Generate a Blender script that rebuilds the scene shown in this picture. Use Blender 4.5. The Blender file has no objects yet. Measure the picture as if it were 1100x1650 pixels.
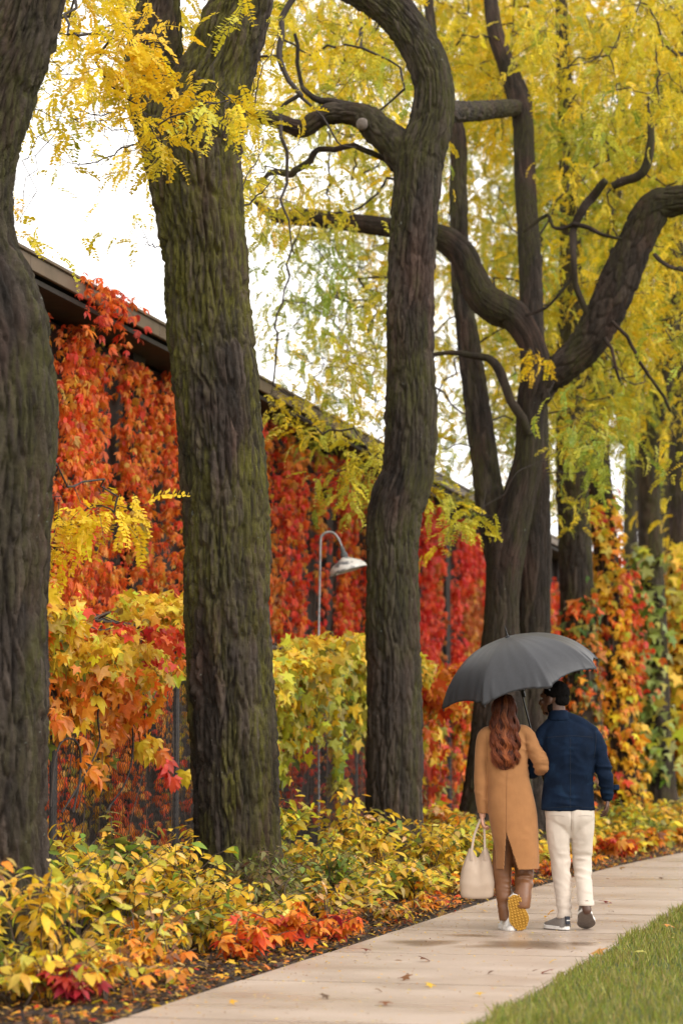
import bpy, bmesh, math, random
import numpy as np
from mathutils import Vector, Matrix
random.seed(7); RNG = np.random.default_rng(11)
S = bpy.context.scene
COL = S.collection

# ------------------------------------------------------------------ camera
CAM_H = 1.28; FPX = 3900.0                    # focal length in pixels of a 1650 px tall frame (85 mm)
PITCH = math.atan(387 / FPX); YAW = math.atan(980 * math.cos(PITCH) / FPX)
cd = bpy.data.cameras.new('camera'); cam = bpy.data.objects.new('camera', cd); COL.objects.link(cam)
cd.sensor_fit = 'VERTICAL'; cd.sensor_height = 36; cd.lens = FPX / 1650 * 36
cam.location = (0, 0, CAM_H); cam.rotation_euler = (math.pi / 2 + PITCH, 0, YAW)
cd.clip_start = .1; cd.clip_end = 3000
cd.dof.use_dof = True; cd.dof.focus_distance = 18.0; cd.dof.aperture_fstop = 2.2
S.camera = cam

# ------------------------------------------------------------------ overcast sky and soft sun
w = bpy.data.worlds.new('World'); S.world = w; w.use_nodes = True
nt = w.node_tree; nt.nodes.clear()
sky = nt.nodes.new('ShaderNodeTexSky'); sky.sky_type = 'NISHITA'; sky.sun_disc = False
SUN_EL, SUN_AZ = math.radians(34), math.radians(112)      # azimuth from +Y towards +X
sky.sun_elevation = SUN_EL; sky.sun_rotation = SUN_AZ
sky.air_density = 1.0; sky.dust_density = 4.0; sky.ozone_density = 1.0
hs = nt.nodes.new('ShaderNodeHueSaturation'); hs.inputs['Saturation'].default_value = .10
cl = nt.nodes.new('ShaderNodeMixRGB'); cl.blend_type = 'MIX'; cl.inputs[0].default_value = .75
cl.inputs[2].default_value = (14.0, 13.6, 13.3, 1)        # an even layer of cloud over the clear sky
bg = nt.nodes.new('ShaderNodeBackground'); bg.inputs[1].default_value = .14
ow = nt.nodes.new('ShaderNodeOutputWorld')
nt.links.new(sky.outputs[0], hs.inputs['Color']); nt.links.new(hs.outputs[0], cl.inputs[1])
nt.links.new(cl.outputs[0], bg.inputs[0]); nt.links.new(bg.outputs[0], ow.inputs[0])
sl = bpy.data.lights.new('sun', 'SUN'); sl.energy = 1.5; sl.angle = math.radians(40); sl.color = (1, .95, .88)
so = bpy.data.objects.new('sun', sl); COL.objects.link(so)
sd = Vector((math.sin(SUN_AZ) * math.cos(SUN_EL), math.cos(SUN_AZ) * math.cos(SUN_EL), math.sin(SUN_EL)))
so.rotation_euler = sd.to_track_quat('Z', 'Y').to_euler()
S.view_settings.view_transform = 'Standard'; S.view_settings.look = 'None'
S.view_settings.exposure = 0.28; S.view_settings.gamma = 1.0; S.view_settings.use_curve_mapping = False
S.cycles.max_bounces = 7; S.cycles.diffuse_bounces = 4; S.cycles.transparent_max_bounces = 6
S.cycles.use_denoising = True

# ------------------------------------------------------------------ view geometry: photo pixels to places
_f = np.array([-math.sin(YAW) * math.cos(PITCH), math.cos(YAW) * math.cos(PITCH), math.sin(PITCH)])
_r = np.array([math.cos(YAW), math.sin(YAW), 0.0]); _u = np.cross(_r, _f); _c = np.array([0, 0, CAM_H])
def ray(x, y): return _f + _r * ((x - 550) / FPX) - _u * ((y - 825) / FPX)
def ground(x, y, z=0.0): d = ray(x, y); return _c + d * ((z - CAM_H) / d[2])
def at_x(x, y, X): d = ray(x, y); return _c + d * (X / d[0])
def at_y(x, y, Y): d = ray(x, y); return _c + d * (Y / d[1])
def depth(p): return (np.asarray(p) - _c) @ _f
def proj(P):
    v = np.atleast_2d(P) - _c; D = v @ _f
    return np.stack([550 + FPX * (v @ _r) / D, 825 - FPX * (v @ _u) / D, D], 1)

# ------------------------------------------------------------------ object helpers
def tag(o, label=None, cat=None, group=None, kind=None):
    for k, v in (('label', label), ('category', cat), ('group', group), ('kind', kind)):
        if v: o[k] = v
    return o
def empty(name, loc, label=None, cat=None, group=None, kind=None, rz=0):
    o = bpy.data.objects.new(name, None); COL.objects.link(o); o.location = loc; o.rotation_euler.z = rz
    return tag(o, label, cat, group, kind)
def link(name, mesh, parent=None, material=None, local=True):
    """Mesh vertices are world positions when local is False: they are shifted into the parent's frame."""
    o = bpy.data.objects.new(name, mesh); COL.objects.link(o)
    if material is not None:
        mesh.materials.clear(); mesh.materials.append(material)
    if parent is not None: o.parent = parent
    return o
def mesh_np(name, V, Fc, tint=None, rim=None, smooth=False):
    """V (n,3), Fc (m,k) array of equal-length faces (or list of such arrays)."""
    me = bpy.data.meshes.new(name)
    arrs = [np.asarray(a, np.int32) for a in (Fc if isinstance(Fc, list) else [Fc]) if len(a)]
    V = np.asarray(V, np.float32)
    me.vertices.add(len(V)); me.vertices.foreach_set('co', V.ravel())
    nl = sum(a.size for a in arrs); npoly = sum(len(a) for a in arrs)
    me.loops.add(nl); me.loops.foreach_set('vertex_index', np.concatenate([a.ravel() for a in arrs]))
    me.polygons.add(npoly)
    tot = np.concatenate([np.full(len(a), a.shape[1], np.int32) for a in arrs])
    st = np.concatenate([[0], np.cumsum(tot)[:-1]]).astype(np.int32)
    me.polygons.foreach_set('loop_start', st)
    if smooth: me.polygons.foreach_set('use_smooth', np.ones(npoly, bool))
    if tint is not None:
        a = me.attributes.new('tint', 'FLOAT_COLOR', 'POINT')
        a.data.foreach_set('color', np.concatenate([tint, np.ones((len(tint), 1))], 1).astype(np.float32).ravel())
    if rim is not None:
        a = me.attributes.new('rim', 'FLOAT', 'POINT'); a.data.foreach_set('value', np.asarray(rim, np.float32))
    me.update(calc_edges=True); me.validate()
    return me
class MB:
    """Collects boxes, tubes and lathes; build() links them as one mesh object (world coordinates minus the parent's location)."""
    def __init__(s): s.v = []; s.f = []
    def add(s, V, Fc):
        n = len(s.v); s.v += [tuple(map(float, p)) for p in V]; s.f += [tuple(int(i) + n for i in q) for q in Fc]; return s
    def box(s, lo, hi):
        (a, b, c), (d, e, f) = lo, hi
        return s.add([(a,b,c),(d,b,c),(d,e,c),(a,e,c),(a,b,f),(d,b,f),(d,e,f),(a,e,f)],
                     [(0,3,2,1),(4,5,6,7),(0,1,5,4),(1,2,6,5),(2,3,7,6),(3,0,4,7)])
    def tube(s, pts, rad, n=8, cap=True):
        V, Fq, caps = tube_arrays(pts, rad, n)
        s.add(V, Fq)
        if cap:
            k = len(s.v) - len(V)
            s.f.append(tuple(k + i for i in range(n))[::-1]); s.f.append(tuple(len(s.v) - n + i for i in range(n)))
        return s
    def lathe(s, prof, c, axis=(0, 0, 1), n=24):
        ax = Vector(axis).normalized(); q = ax.to_track_quat('Z', 'Y'); V = []
        for r, z in prof:
            for i in range(n):
                t = 2 * math.pi * i / n
                V.append(Vector(c) + q @ Vector((r * math.cos(t), r * math.sin(t), z)))
        m = len(prof)
        return s.add(V, [(j*n+i, j*n+(i+1) % n, (j+1)*n+(i+1) % n, (j+1)*n+i) for j in range(m-1) for i in range(n)])
    def build(s, name, material, parent=None, smooth=False, bevel=0):
        me = bpy.data.meshes.new(name)
        off = np.array(parent_world(parent)) if parent is not None else np.zeros(3)
        me.from_pydata([tuple(np.array(p) - off) for p in s.v], [], s.f); me.update()
        if smooth:
            for p in me.polygons: p.use_smooth = True
        o = link(name, me, parent, material)
        if bevel:
            b = o.modifiers.new('bevel', 'BEVEL'); b.width = bevel; b.segments = 2; b.limit_method = 'ANGLE'
        return o
def parent_world(p):
    v = Vector((0, 0, 0))
    while p is not None: v += p.location; p = p.parent
    return tuple(v)
def frames(P):
    """Rotation-minimising frames along a polyline."""
    P = np.asarray(P, float); T = np.gradient(P, axis=0); T /= np.linalg.norm(T, axis=1)[:, None] + 1e-12
    a = np.array([1.0, 0, 0]) if abs(T[0][0]) < .8 else np.array([0, 1.0, 0])
    n = a - T[0] * (a @ T[0]); n /= np.linalg.norm(n); N = [n]
    for i in range(1, len(P)):
        n = N[-1] - T[i] * (N[-1] @ T[i]); n /= np.linalg.norm(n) + 1e-12; N.append(n)
    N = np.array(N); return T, N, np.cross(T, N)
def tube_arrays(pts, rad, n=8):
    P = np.asarray(pts, float); R = np.broadcast_to(np.asarray(rad, float), (len(P),))
    T, N, B = frames(P); th = np.arange(n) * 2 * math.pi / n
    V = P[:, None] + R[:, None, None] * (np.cos(th)[None, :, None] * N[:, None] + np.sin(th)[None, :, None] * B[:, None])
    m = len(P); i = np.arange(m - 1)[:, None] * n; j = np.arange(n)[None]; k = (j + 1) % n
    Fq = np.stack([i + j, i + k, i + n + k, i + n + j], -1).reshape(-1, 4)
    return V.reshape(-1, 3), Fq, None
def catmull(P, step=None, per=8):
    P = np.asarray(P, float); Q = np.vstack([2 * P[0] - P[1], P, 2 * P[-1] - P[-2]]); out = []
    for i in range(1, len(Q) - 2):
        k = per if step is None else max(2, int(np.linalg.norm(Q[i + 1][:3] - Q[i][:3]) / step))
        t = np.arange(k)[:, None] / k; a, b, c, d = Q[i - 1], Q[i], Q[i + 1], Q[i + 2]
        out.append(.5 * (2*b + (c-a)*t + (2*a-5*b+4*c-d)*t**2 + (3*b-a-3*c+d)*t**3))
    return np.vstack(out + [P[-1:]])
def vnoise(p, seed=0):
    """Smooth value noise in [-1, 1] for an (n, k) array of points."""
    p = np.asarray(p, float); i = np.floor(p).astype(np.int64); f = p - i; f = f * f * (3 - 2 * f); k = p.shape[1]
    out = np.zeros(len(p))
    for c in range(2 ** k):
        bits = np.array([(c >> b) & 1 for b in range(k)]); q = i + bits
        h = seed * 374761393 + np.zeros(len(p), np.int64)
        for b, m in zip(range(k), (668265263, 2147483647, 1274126177)): h = (h ^ (q[:, b] * m)) * 1103515245 % (1 << 31)
        h = (h ^ (h >> 13)) * 1274126177 % (1 << 31)
        out += (h / float(1 << 30) - 1) * np.prod(np.where(bits, f, 1 - f), axis=1)
    return out

# ------------------------------------------------------------------ materials
def nodes(name):
    m = bpy.data.materials.new(name); m.use_nodes = True; t = m.node_tree; t.nodes.clear()
    o = t.nodes.new('ShaderNodeOutputMaterial'); b = t.nodes.new('ShaderNodeBsdfPrincipled')
    t.links.new(b.outputs[0], o.inputs[0]); return m, t, b, o
def N(t, kind, **kw):
    n = t.nodes.new('ShaderNode' + kind)
    for k, v in kw.items():
        if k in n.inputs: n.inputs[k].default_value = v
        else: setattr(n, k, v)
    return n
def L(t, a, b): t.links.new(a, b)
def coords(t, scale=(1, 1, 1), kind='Object'):
    c = N(t, 'TexCoord'); m = N(t, 'Mapping'); m.inputs['Scale'].default_value = scale; L(t, c.outputs[kind], m.inputs[0]); return m.outputs[0]
def noise(t, vec, scale, detail=4, rough=.55, dist=0):
    n = N(t, 'TexNoise', Scale=scale, Detail=detail, Roughness=rough, Distortion=dist); L(t, vec, n.inputs['Vector']); return n.outputs['Fac']
def ramp(t, fac, stops):
    r = N(t, 'ValToRGB'); e = r.color_ramp.elements
    while len(e) < len(stops): e.new(.5)
    for q, (p, c) in zip(e, stops): q.position = p; q.color = (*c, 1) if len(c) == 3 else c
    L(t, fac, r.inputs[0]); return r.outputs[0]
def grey(v): return (v, v, v)
def mixc(t, fac, a, b, mode='MIX'):
    m = N(t, 'MixRGB', blend_type=mode)
    for i, x in enumerate((fac, a, b)):
        if isinstance(x, (int, float)): m.inputs[i].default_value = x
        elif isinstance(x, tuple): m.inputs[i].default_value = (*x, 1)
        else: L(t, x, m.inputs[i])
    return m.outputs[0]
def bump(t, b, h, strength=.4, dist=.01):
    n = N(t, 'Bump', Strength=strength, Distance=dist); L(t, h, n.inputs['Height']); L(t, n.outputs[0], b.inputs['Normal'])
def simple(name, col, rough=.6, var=.25, scale=20, bmp=.2, bd=.005, metal=0, spec=.5, sc=(1, 1, 1), sheen=0):
    m, t, b, o = nodes(name); v = coords(t, sc); n = noise(t, v, scale, 6)
    c = ramp(t, n, [(.3, tuple(x * (1 - var) for x in col)), (.7, tuple(min(1, x * (1 + var)) for x in col))])
    L(t, c, b.inputs['Base Color']); b.inputs['Roughness'].default_value = rough; b.inputs['Metallic'].default_value = metal
    b.inputs['Specular IOR Level'].default_value = spec
    if sheen: b.inputs['Sheen Weight'].default_value = sheen
    if bmp: bump(t, b, noise(t, v, scale * 3, 5), bmp, bd)
    return m
def leaf_material(name, single, rimcol=(.75, .55, .4), trans=.40, rough=.42, spec=.35):
    m, t, b, o = nodes(name)
    if single: src = N(t, 'ObjectInfo').outputs['Color']
    else: src = N(t, 'Attribute', attribute_name='tint').outputs['Color']
    rim = N(t, 'Attribute', attribute_name='rim').outputs['Fac']
    v = coords(t); n1 = noise(t, v, 26 if not single else 3.2, 4)
    mm = N(t, 'Math', operation='MULTIPLY'); L(t, rim, mm.inputs[0]); L(t, ramp(t, n1, [(.42, grey(0)), (.7, grey(1))]), mm.inputs[1])
    c = mixc(t, mm.outputs[0], src, mixc(t, 1.0, src, rimcol, 'MULTIPLY'))
    c = mixc(t, .30, c, ramp(t, noise(t, v, 60 if not single else 7, 3), [(.3, grey(.35)), (.7, grey(.75))]), 'OVERLAY')
    L(t, c, b.inputs['Base Color']); b.inputs['Roughness'].default_value = rough; b.inputs['Specular IOR Level'].default_value = spec
    tr = N(t, 'BsdfTranslucent'); L(t, c, tr.inputs[0]); mx = N(t, 'MixShader'); mx.inputs[0].default_value = trans
    L(t, b.outputs[0], mx.inputs[1]); L(t, tr.outputs[0], mx.inputs[2]); L(t, mx.outputs[0], o.inputs[0])
    return m
LEAF1 = leaf_material('leaf_single', True); LEAFN = leaf_material('leaf_mass', False)

def bark_material(name, dark, mid, moss, moss_amt, warm=(.066, .038, .028)):
    m, t, b, o = nodes(name); v = coords(t); vs = coords(t, (1, 1, .13)); vm = coords(t, (1, 1, .3))
    base = mixc(t, ramp(t, noise(t, vs, 9, 6, .6), [(.35, grey(0)), (.65, grey(1))]), dark, mid)
    base = mixc(t, ramp(t, noise(t, vm, 3.1, 3), [(.5, grey(0)), (.66, grey(.75))]), base, warm)
    big = ramp(t, noise(t, vm, 2.3, 3, .5, .4), [(.5 - .16 * moss_amt, grey(0)), (.62 - .1 * moss_amt, grey(1))])
    fine = ramp(t, noise(t, vs, 30, 4), [(.38, grey(.15)), (.62, grey(1))])
    mk = mixc(t, 1.0, big, fine, 'MULTIPLY')
    plate = N(t, 'Attribute', attribute_name='rim').outputs['Fac']
    base = mixc(t, .55, base, ramp(t, plate, [(.1, grey(.12)), (.9, grey(.86))]), 'OVERLAY')
    base = mixc(t, mk, base, moss)
    li = ramp(t, noise(t, v, 22, 2), [(.735, grey(0)), (.76, grey(1))])
    base = mixc(t, mixc(t, 1.0, li, .55, 'MULTIPLY') if False else li, base, (.13, .135, .11))
    base = mixc(t, .45, base, ramp(t, noise(t, v, 55, 5, .7), [(.25, grey(.2)), (.75, grey(.8))]), 'OVERLAY')
    L(t, base, b.inputs['Base Color']); b.inputs['Roughness'].default_value = .82; b.inputs['Specular IOR Level'].default_value = .25
    bump(t, b, mixc(t, .5, noise(t, vs, 60, 5, .7), noise(t, v, 90, 4, .7)), 1.0, .03)
    return m
BARK = bark_material('locust_bark', (.020, .0145, .011), (.066, .050, .039), (.062, .057, .018), .45)
BARK_MOSS = bark_material('mossy_bark', (.021, .0155, .012), (.072, .054, .042), (.105, .096, .016), .55)
BARK_DARK = bark_material('wet_bark', (.018, .0125, .009), (.048, .034, .026), (.045, .04, .014), .3)
TWIG = simple('twig_bark', (.035, .025, .02), .8, .4, 30, .3)
STEM = simple('vine_stem', (.07, .045, .03), .8, .4, 30, .3)

# ------------------------------------------------------------------ leaf shapes: base at the origin, tip along +Y, face up +Z, length 1
class Leaf:
    def __init__(s, name, V, Fc, rim):
        s.V = np.asarray(V, float); s.F = np.asarray(Fc, int); s.rim = np.asarray(rim, float); s.name = name
        s.me = mesh_np(name, s.V, s.F, None, s.rim); s.me.materials.append(LEAF1)
def ovate(width=.42, n=5, fold=.18, droop=.22, length=1.0, y0=.0, pet=.12, twist=0.0):
    V = [(0, 0, 0)]; rim = [0]; Fc = []
    ys = np.linspace(pet, 1, n + 1)
    for i, y in enumerate(ys[:-1]):
        u = (y - pet) / (1 - pet); wv = width * .5 * math.sin(math.pi * min(1, (u * .92 + .1)) ** .8) ** .85
        if i == 0: wv *= .55
        z = -droop * y * y
        V += [(-wv, y, z + fold * wv + twist * wv), (0, y + .01, z), (wv, y, z + fold * wv - twist * wv)]; rim += [1, 0, 1]
    V.append((0, 1, -droop)); rim.append(.8)
    Fc.append((0, 2, 1)); Fc.append((0, 3, 2))
    for i in range(n - 1):
        a = 1 + 3 * i; Fc += [(a, a+1, a+4), (a, a+4, a+3), (a+1, a+2, a+5), (a+1, a+5, a+4)]
    a = 1 + 3 * (n - 1); k = len(V) - 1; Fc += [(a, a+1, k), (a+1, a+2, k)]
    return np.array(V) * length, Fc, rim
def join_leaflets(parts):
    V, Fc, R = [], [], []
    for (v, f, r), ang, off, sc, tilt in parts:
        v = np.array(v) * sc; ca, sa = math.cos(tilt), math.sin(tilt)
        v = np.stack([v[:, 0], v[:, 1] * ca - v[:, 2] * sa, v[:, 1] * sa + v[:, 2] * ca], 1)
        ca, sa = math.cos(ang), math.sin(ang)
        v = np.stack([v[:, 0] * ca + v[:, 1] * sa, -v[:, 0] * sa + v[:, 1] * ca, v[:, 2]], 1) + np.array(off)
        n = len(V); V += v.tolist(); Fc += [tuple(i + n for i in q) for q in f]; R += list(r)
    return V, Fc, R
def creeper(seed, n=4, angs=(88, 42), wd=.40):
    r = random.Random(seed); parts = []
    for a, l in ((-angs[0], .62), (-angs[1], .85), (0, 1.0), (angs[1], .85), (angs[0], .62)):
        parts.append((ovate(wd * r.uniform(.9, 1.15), n, .22, r.uniform(.15, .5)), math.radians(a + r.uniform(-9, 9)), (0, .02, 0), .78 * l * r.uniform(.9, 1.05), r.uniform(-.35, .12)))
    return Leaf('creeper_leaf', *join_leaflets(parts))
def lobed(seed, lobes):
    """Lobed blade: a fan from the stalk point, outline given as (angle, radius) tips with notches between."""
    r = random.Random(seed); out = []
    for i, (a, l) in enumerate(lobes):
        out.append((a - 9, l * .80)); out.append((a, l * r.uniform(.95, 1.05))); out.append((a + 9, l * .80))
        if i < len(lobes) - 1:
            a2, l2 = lobes[i + 1]; out.append(((a + a2) / 2, min(l, l2) * .66))
    V = [(0, .12, 0)]; rim = [0]; cup = r.uniform(.1, .35)
    for a, l in out:
        x = math.sin(math.radians(a)) * l; y = .12 + math.cos(math.radians(a)) * l
        V.append((x, y, -cup * (x * x + y * y) + r.uniform(-.03, .03))); rim.append(1)
    Fc = [(0, i + 1, i) for i in range(1, len(V) - 1)]
    k = len(V); V += [(-.012, 0, .02), (.012, 0, .02)]; rim += [0, 0]; Fc.append((k, k + 1, 0))
    return Leaf('lobed_leaf', V, Fc, rim)
def frond(seed, pairs=11, droop=.55, w=.30):
    """Feathery locust leaf: a curved stalk with paired small leaflets."""
    r = random.Random(seed); V, Fc, R = [], [], []
    def P(u): return np.array([.05 * math.sin(u * 5 + seed), u * (1 - .18 * droop * u), -droop * u * u])
    ks = np.linspace(0, 1, 6)
    for u in ks: p = P(u); V += [(p[0] - .006, p[1], p[2]), (p[0] + .006, p[1], p[2])]; R += [0, 0]
    for i in range(5): a = 2 * i; Fc += [(a, a+1, a+3), (a, a+3, a+2)]
    for i in range(pairs):
        u = .10 + .88 * i / (pairs - 1); p = P(u); l = w * (.55 + .6 * math.sin(math.pi * (.15 + .75 * u))) * .62
        for sgn in (-1, 1):
            ll = l * r.uniform(.8, 1.15); a = math.radians(r.uniform(48, 75)); dz = r.uniform(-.55, .1)
            d = np.array([sgn * math.sin(a), math.cos(a), dz]); d /= np.linalg.norm(d)
            s_ = np.array([-sgn * math.cos(a), math.sin(a), r.uniform(-.6, .6)]) * ll * .31
            q = p + d * ll * .5; n = len(V)
            V += [tuple(p), tuple(q - s_), tuple(p + d * ll), tuple(q + s_)]; R += [0, .6, 1, .6]; Fc += [(n, n+1, n+2), (n, n+2, n+3)]
    return Leaf('locust_leaf', V, Fc, R)
CREEP = [creeper(i) for i in range(4)]
OV = [Leaf('oval_leaf', *ovate(.46, 5, .2, .25)), Leaf('oval_leaf', *ovate(.40, 5, .28, .45)), Leaf('oval_leaf', *ovate(.5, 5, .12, .1, twist=.2))]
GRAPE = [lobed(i, [(-118, .52), (-60, .78), (0, 1.0), (60, .78), (118, .52)]) for i in range(3)]
IVY = [lobed(10 + i, [(-75, .62), (0, 1.0), (75, .62)]) for i in range(2)]
FROND = [frond(i, 11, d) for i, d in enumerate((.35, .6, .9, .5))]

def rotmat(az, el, roll, scale):
    """Leaf frames: tip heads at azimuth az and elevation el, rolled about its own axis."""
    az, el, roll, scale = [np.asarray(x, float) for x in (az, el, roll, scale)]
    y = np.stack([np.cos(el) * np.cos(az), np.cos(el) * np.sin(az), np.sin(el)], -1)
    x0 = np.stack([np.sin(az), -np.cos(az), 0 * az], -1); z0 = np.cross(x0, y)
    c, s = np.cos(roll)[:, None], np.sin(roll)[:, None]
    x = x0 * c + z0 * s; z = np.cross(x, y)
    return np.stack([x, y, z], -1) * scale[:, None, None]
def leaf_mass(leafset, P, R, C, which):
    Vs, Fs, Cs, Rs = [], [], [], []; off = 0
    for k, lf in enumerate(leafset):
        m = which == k
        if not m.any(): continue
        p, r, c = P[m], R[m], C[m]
        V = np.einsum('mij,nj->mni', r, lf.V) + p[:, None]; n = len(lf.V); M = len(p)
        Fs.append((lf.F[None] + (np.arange(M) * n)[:, None, None]).reshape(-1, 3) + off); off += M * n
        Vs.append(V.reshape(-1, 3)); Cs.append(np.repeat(c, n, 0)); Rs.append(np.tile(lf.rim, M))
    return mesh_np('foliage', np.vstack(Vs), np.vstack(Fs), np.vstack(Cs), np.concatenate(Rs))
def put_leaves(parent, leafset, P, R, C, singles=300, name='leaf', mass='foliage', extra=0):
    """The leaves that show largest become parts of their own, the rest one mass."""
    P = np.asarray(P, float); M = len(P)
    if M == 0: return
    which = RNG.integers(0, len(leafset), M)
    pr = proj(P); size = np.linalg.norm(R[:, :, 1], axis=1) / pr[:, 2]
    vis = (pr[:, 0] > -5) & (pr[:, 0] < 1105) & (pr[:, 1] > -5) & (pr[:, 1] < 1655) & (pr[:, 2] > 1)
    order = np.argsort(-(size * vis)); order = order[:min(singles, int(vis.sum()))]
    base = np.array(parent_world(parent)); sel = np.zeros(M, bool); sel[order] = True
    for i in order:
        o = bpy.data.objects.new(name, leafset[which[i]].me); COL.objects.link(o); o.parent = parent
        m4 = np.eye(4); m4[:3, :3] = R[i]; m4[:3, 3] = P[i] - base
        o.matrix_basis = Matrix(m4.tolist()); o.color = (*C[i], 1)
    if (~sel).any():
        me = leaf_mass(leafset, (P - base)[~sel], R[~sel], C[~sel], which[~sel])
        o = link(mass, me, parent, LEAFN); o['kind'] = 'stuff'
def hsvish(base, n, dv=.25, dh=.12):
    """n colours around a base: brightness and red/green balance vary from leaf to leaf."""
    b = np.asarray(base, float); v = RNG.uniform(1 - dv, 1 + dv, (n, 1)); h = RNG.normal(0, dh, (n, 1))
    return np.clip(b * v * np.concatenate([1 + 0 * h, np.exp(h), np.exp(-h * .5)], 1), .004, .92)
YEL = (.78, .50, .035); YGR = (.52, .47, .05); GRN = (.20, .27, .05); ORA = (.72, .25, .025); RED = (.60, .055, .025)
CRI = (.52, .03, .035); BRO = (.26, .12, .04); PALE = (.80, .60, .22); OLV = (.30, .26, .04); DKG = (.10, .16, .05)
def palette(n, items):
    """items: (colour, weight[, dv, dh])."""
    wts = np.array([i[1] for i in items], float); k = RNG.choice(len(items), n, p=wts / wts.sum()); out = np.zeros((n, 3))
    for j, it in enumerate(items):
        m = k == j; out[m] = hsvish(it[0], int(m.sum()), *(it[2:] or (.25, .12)))
    return out
# ================================================================== ground, path, lawn
def path_x(Y):                                                   # the walk bends gently to the right far ahead
    return np.where(np.asarray(Y, float) > 20, .0042 * (np.asarray(Y, float) - 20) ** 2, 0.0)
XL, XR = -3.92, -2.22
def soil_mat():
    m, t, b, o = nodes('mulch'); v = coords(t)
    c = ramp(t, noise(t, v, 38, 6, .7), [(.3, (.012, .008, .006)), (.5, (.035, .02, .012)), (.62, (.075, .04, .02)), (.75, (.13, .075, .035))])
    L(t, c, b.inputs['Base Color']); b.inputs['Roughness'].default_value = .8
    bump(t, b, noise(t, v, 45, 6, .7), 1.0, .04); return m
SOIL = soil_mat()
def turf_mat():
    m, t, b, o = nodes('turf'); v = coords(t)
    c = ramp(t, noise(t, v, 14, 6, .65), [(.3, (.03, .045, .01)), (.6, (.07, .095, .018)), (.8, (.10, .10, .03))])
    L(t, c, b.inputs['Base Color']); b.inputs['Roughness'].default_value = .9; bump(t, b, noise(t, v, 60, 5), .8, .03); return m
TURF = turf_mat()
# one sheet to the horizon: fine cells near the view, coarse ones far away
def sheet(name, xs, ys, z, material, rough=.0, seed=0):
    X, Y = np.meshgrid(xs, ys); Z = np.full(X.shape, z) + (vnoise(np.stack([X.ravel() * 2.2, Y.ravel() * 2.2], 1), seed).reshape(X.shape) * rough if rough else 0)
    n, m = X.shape; V = np.stack([X, Y, Z], -1).reshape(-1, 3)
    i = np.arange(n - 1)[:, None] * m; j = np.arange(m - 1)[None]
    o = link(name, mesh_np(name, V, np.stack([i+j, i+j+1, i+j+m+1, i+j+m], -1).reshape(-1, 4), smooth=True), None, material)
    o['kind'] = 'structure'; return o
sheet('ground', [-900, -300, -80, -20, 20, 80, 300, 900], [-300, -60, 0, 40, 90, 200, 500, 1500], -.06, TURF)
def strip(name, xa, xb, ys, nx, z, material, rough, seed):
    """A band beside the walk that follows its bend."""
    u = np.linspace(0, 1, nx); Y = np.repeat(np.asarray(ys)[:, None], nx, 1); sh = path_x(Y)
    X = (xa + (xb - xa) * u)[None] + sh * np.where((u[None] if xb < xa else u[None]) >= 0, 1, 1)
    Z = z + vnoise(np.stack([X.ravel() * 3.1, Y.ravel() * 3.1], 1), seed).reshape(X.shape) * rough
    n, m = X.shape; i = np.arange(n - 1)[:, None] * m; j = np.arange(m - 1)[None]; V = np.stack([X, Y, Z], -1).reshape(-1, 3)
    Fq = np.stack([i+j, i+j+1, i+j+m+1, i+j+m], -1).reshape(-1, 4)
    if xb < xa: Fq = Fq[:, ::-1]
    o = link(name, mesh_np(name, V, Fq, smooth=True), None, material); o['kind'] = 'structure'; return o
ysn = np.concatenate([np.arange(4, 34, .15), np.arange(34, 90, 1.0)])
strip('planting_bed', XL - .012, XL - 6.0, ysn, 60, -.012, SOIL, .022, 3)
strip('lawn_soil', XR + .012, XR + 7, ysn, 40, -.02, TURF, .015, 5)

def concrete_mat():
    m, t, b, o = nodes('concrete'); v = coords(t); vl = coords(t, (.4, 1, 1))
    oi = N(t, 'ObjectInfo')
    c = ramp(t, noise(t, v, 2.0, 5, .6), [(.3, (.375, .29, .225)), (.55, (.42, .328, .258)), (.75, (.455, .362, .288))])
    c = mixc(t, .35, c, ramp(t, noise(t, v, 120, 3, .7), [(.3, grey(.25)), (.7, grey(.72))]), 'OVERLAY')
    st = ramp(t, noise(t, v, .85, 4, .6, .6), [(.54, grey(0)), (.66, grey(1))])
    c = mixc(t, mixc(t, 1.0, st, grey(.3), 'MULTIPLY'), c, (.19, .13, .09))
    sp = ramp(t, noise(t, v, 32, 2), [(.66, grey(0)), (.72, grey(1))]); c = mixc(t, mixc(t, 1.0, sp, grey(.5), 'MULTIPLY'), c, (.16, .10, .06))
    c = mixc(t, mixc(t, 1.0, oi.outputs['Random'], grey(.12), 'MULTIPLY'), c, (.30, .22, .17))
    L(t, c, b.inputs['Base Color'])
    L(t, ramp(t, noise(t, vl, 1.1, 3), [(.40, grey(.52)), (.66, grey(.24))]), b.inputs['Roughness'])
    bump(t, b, noise(t, v, 140, 4, .7), .25, .004); return m
CONC = concrete_mat()
path = empty('footpath', (0, 0, 0), kind='structure')
tag(path, 'pale concrete walk beside the lawn')
JOINTS = [15.33 + 2.0 * k for k in range(-6, 36)]
slabm = {}
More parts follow.
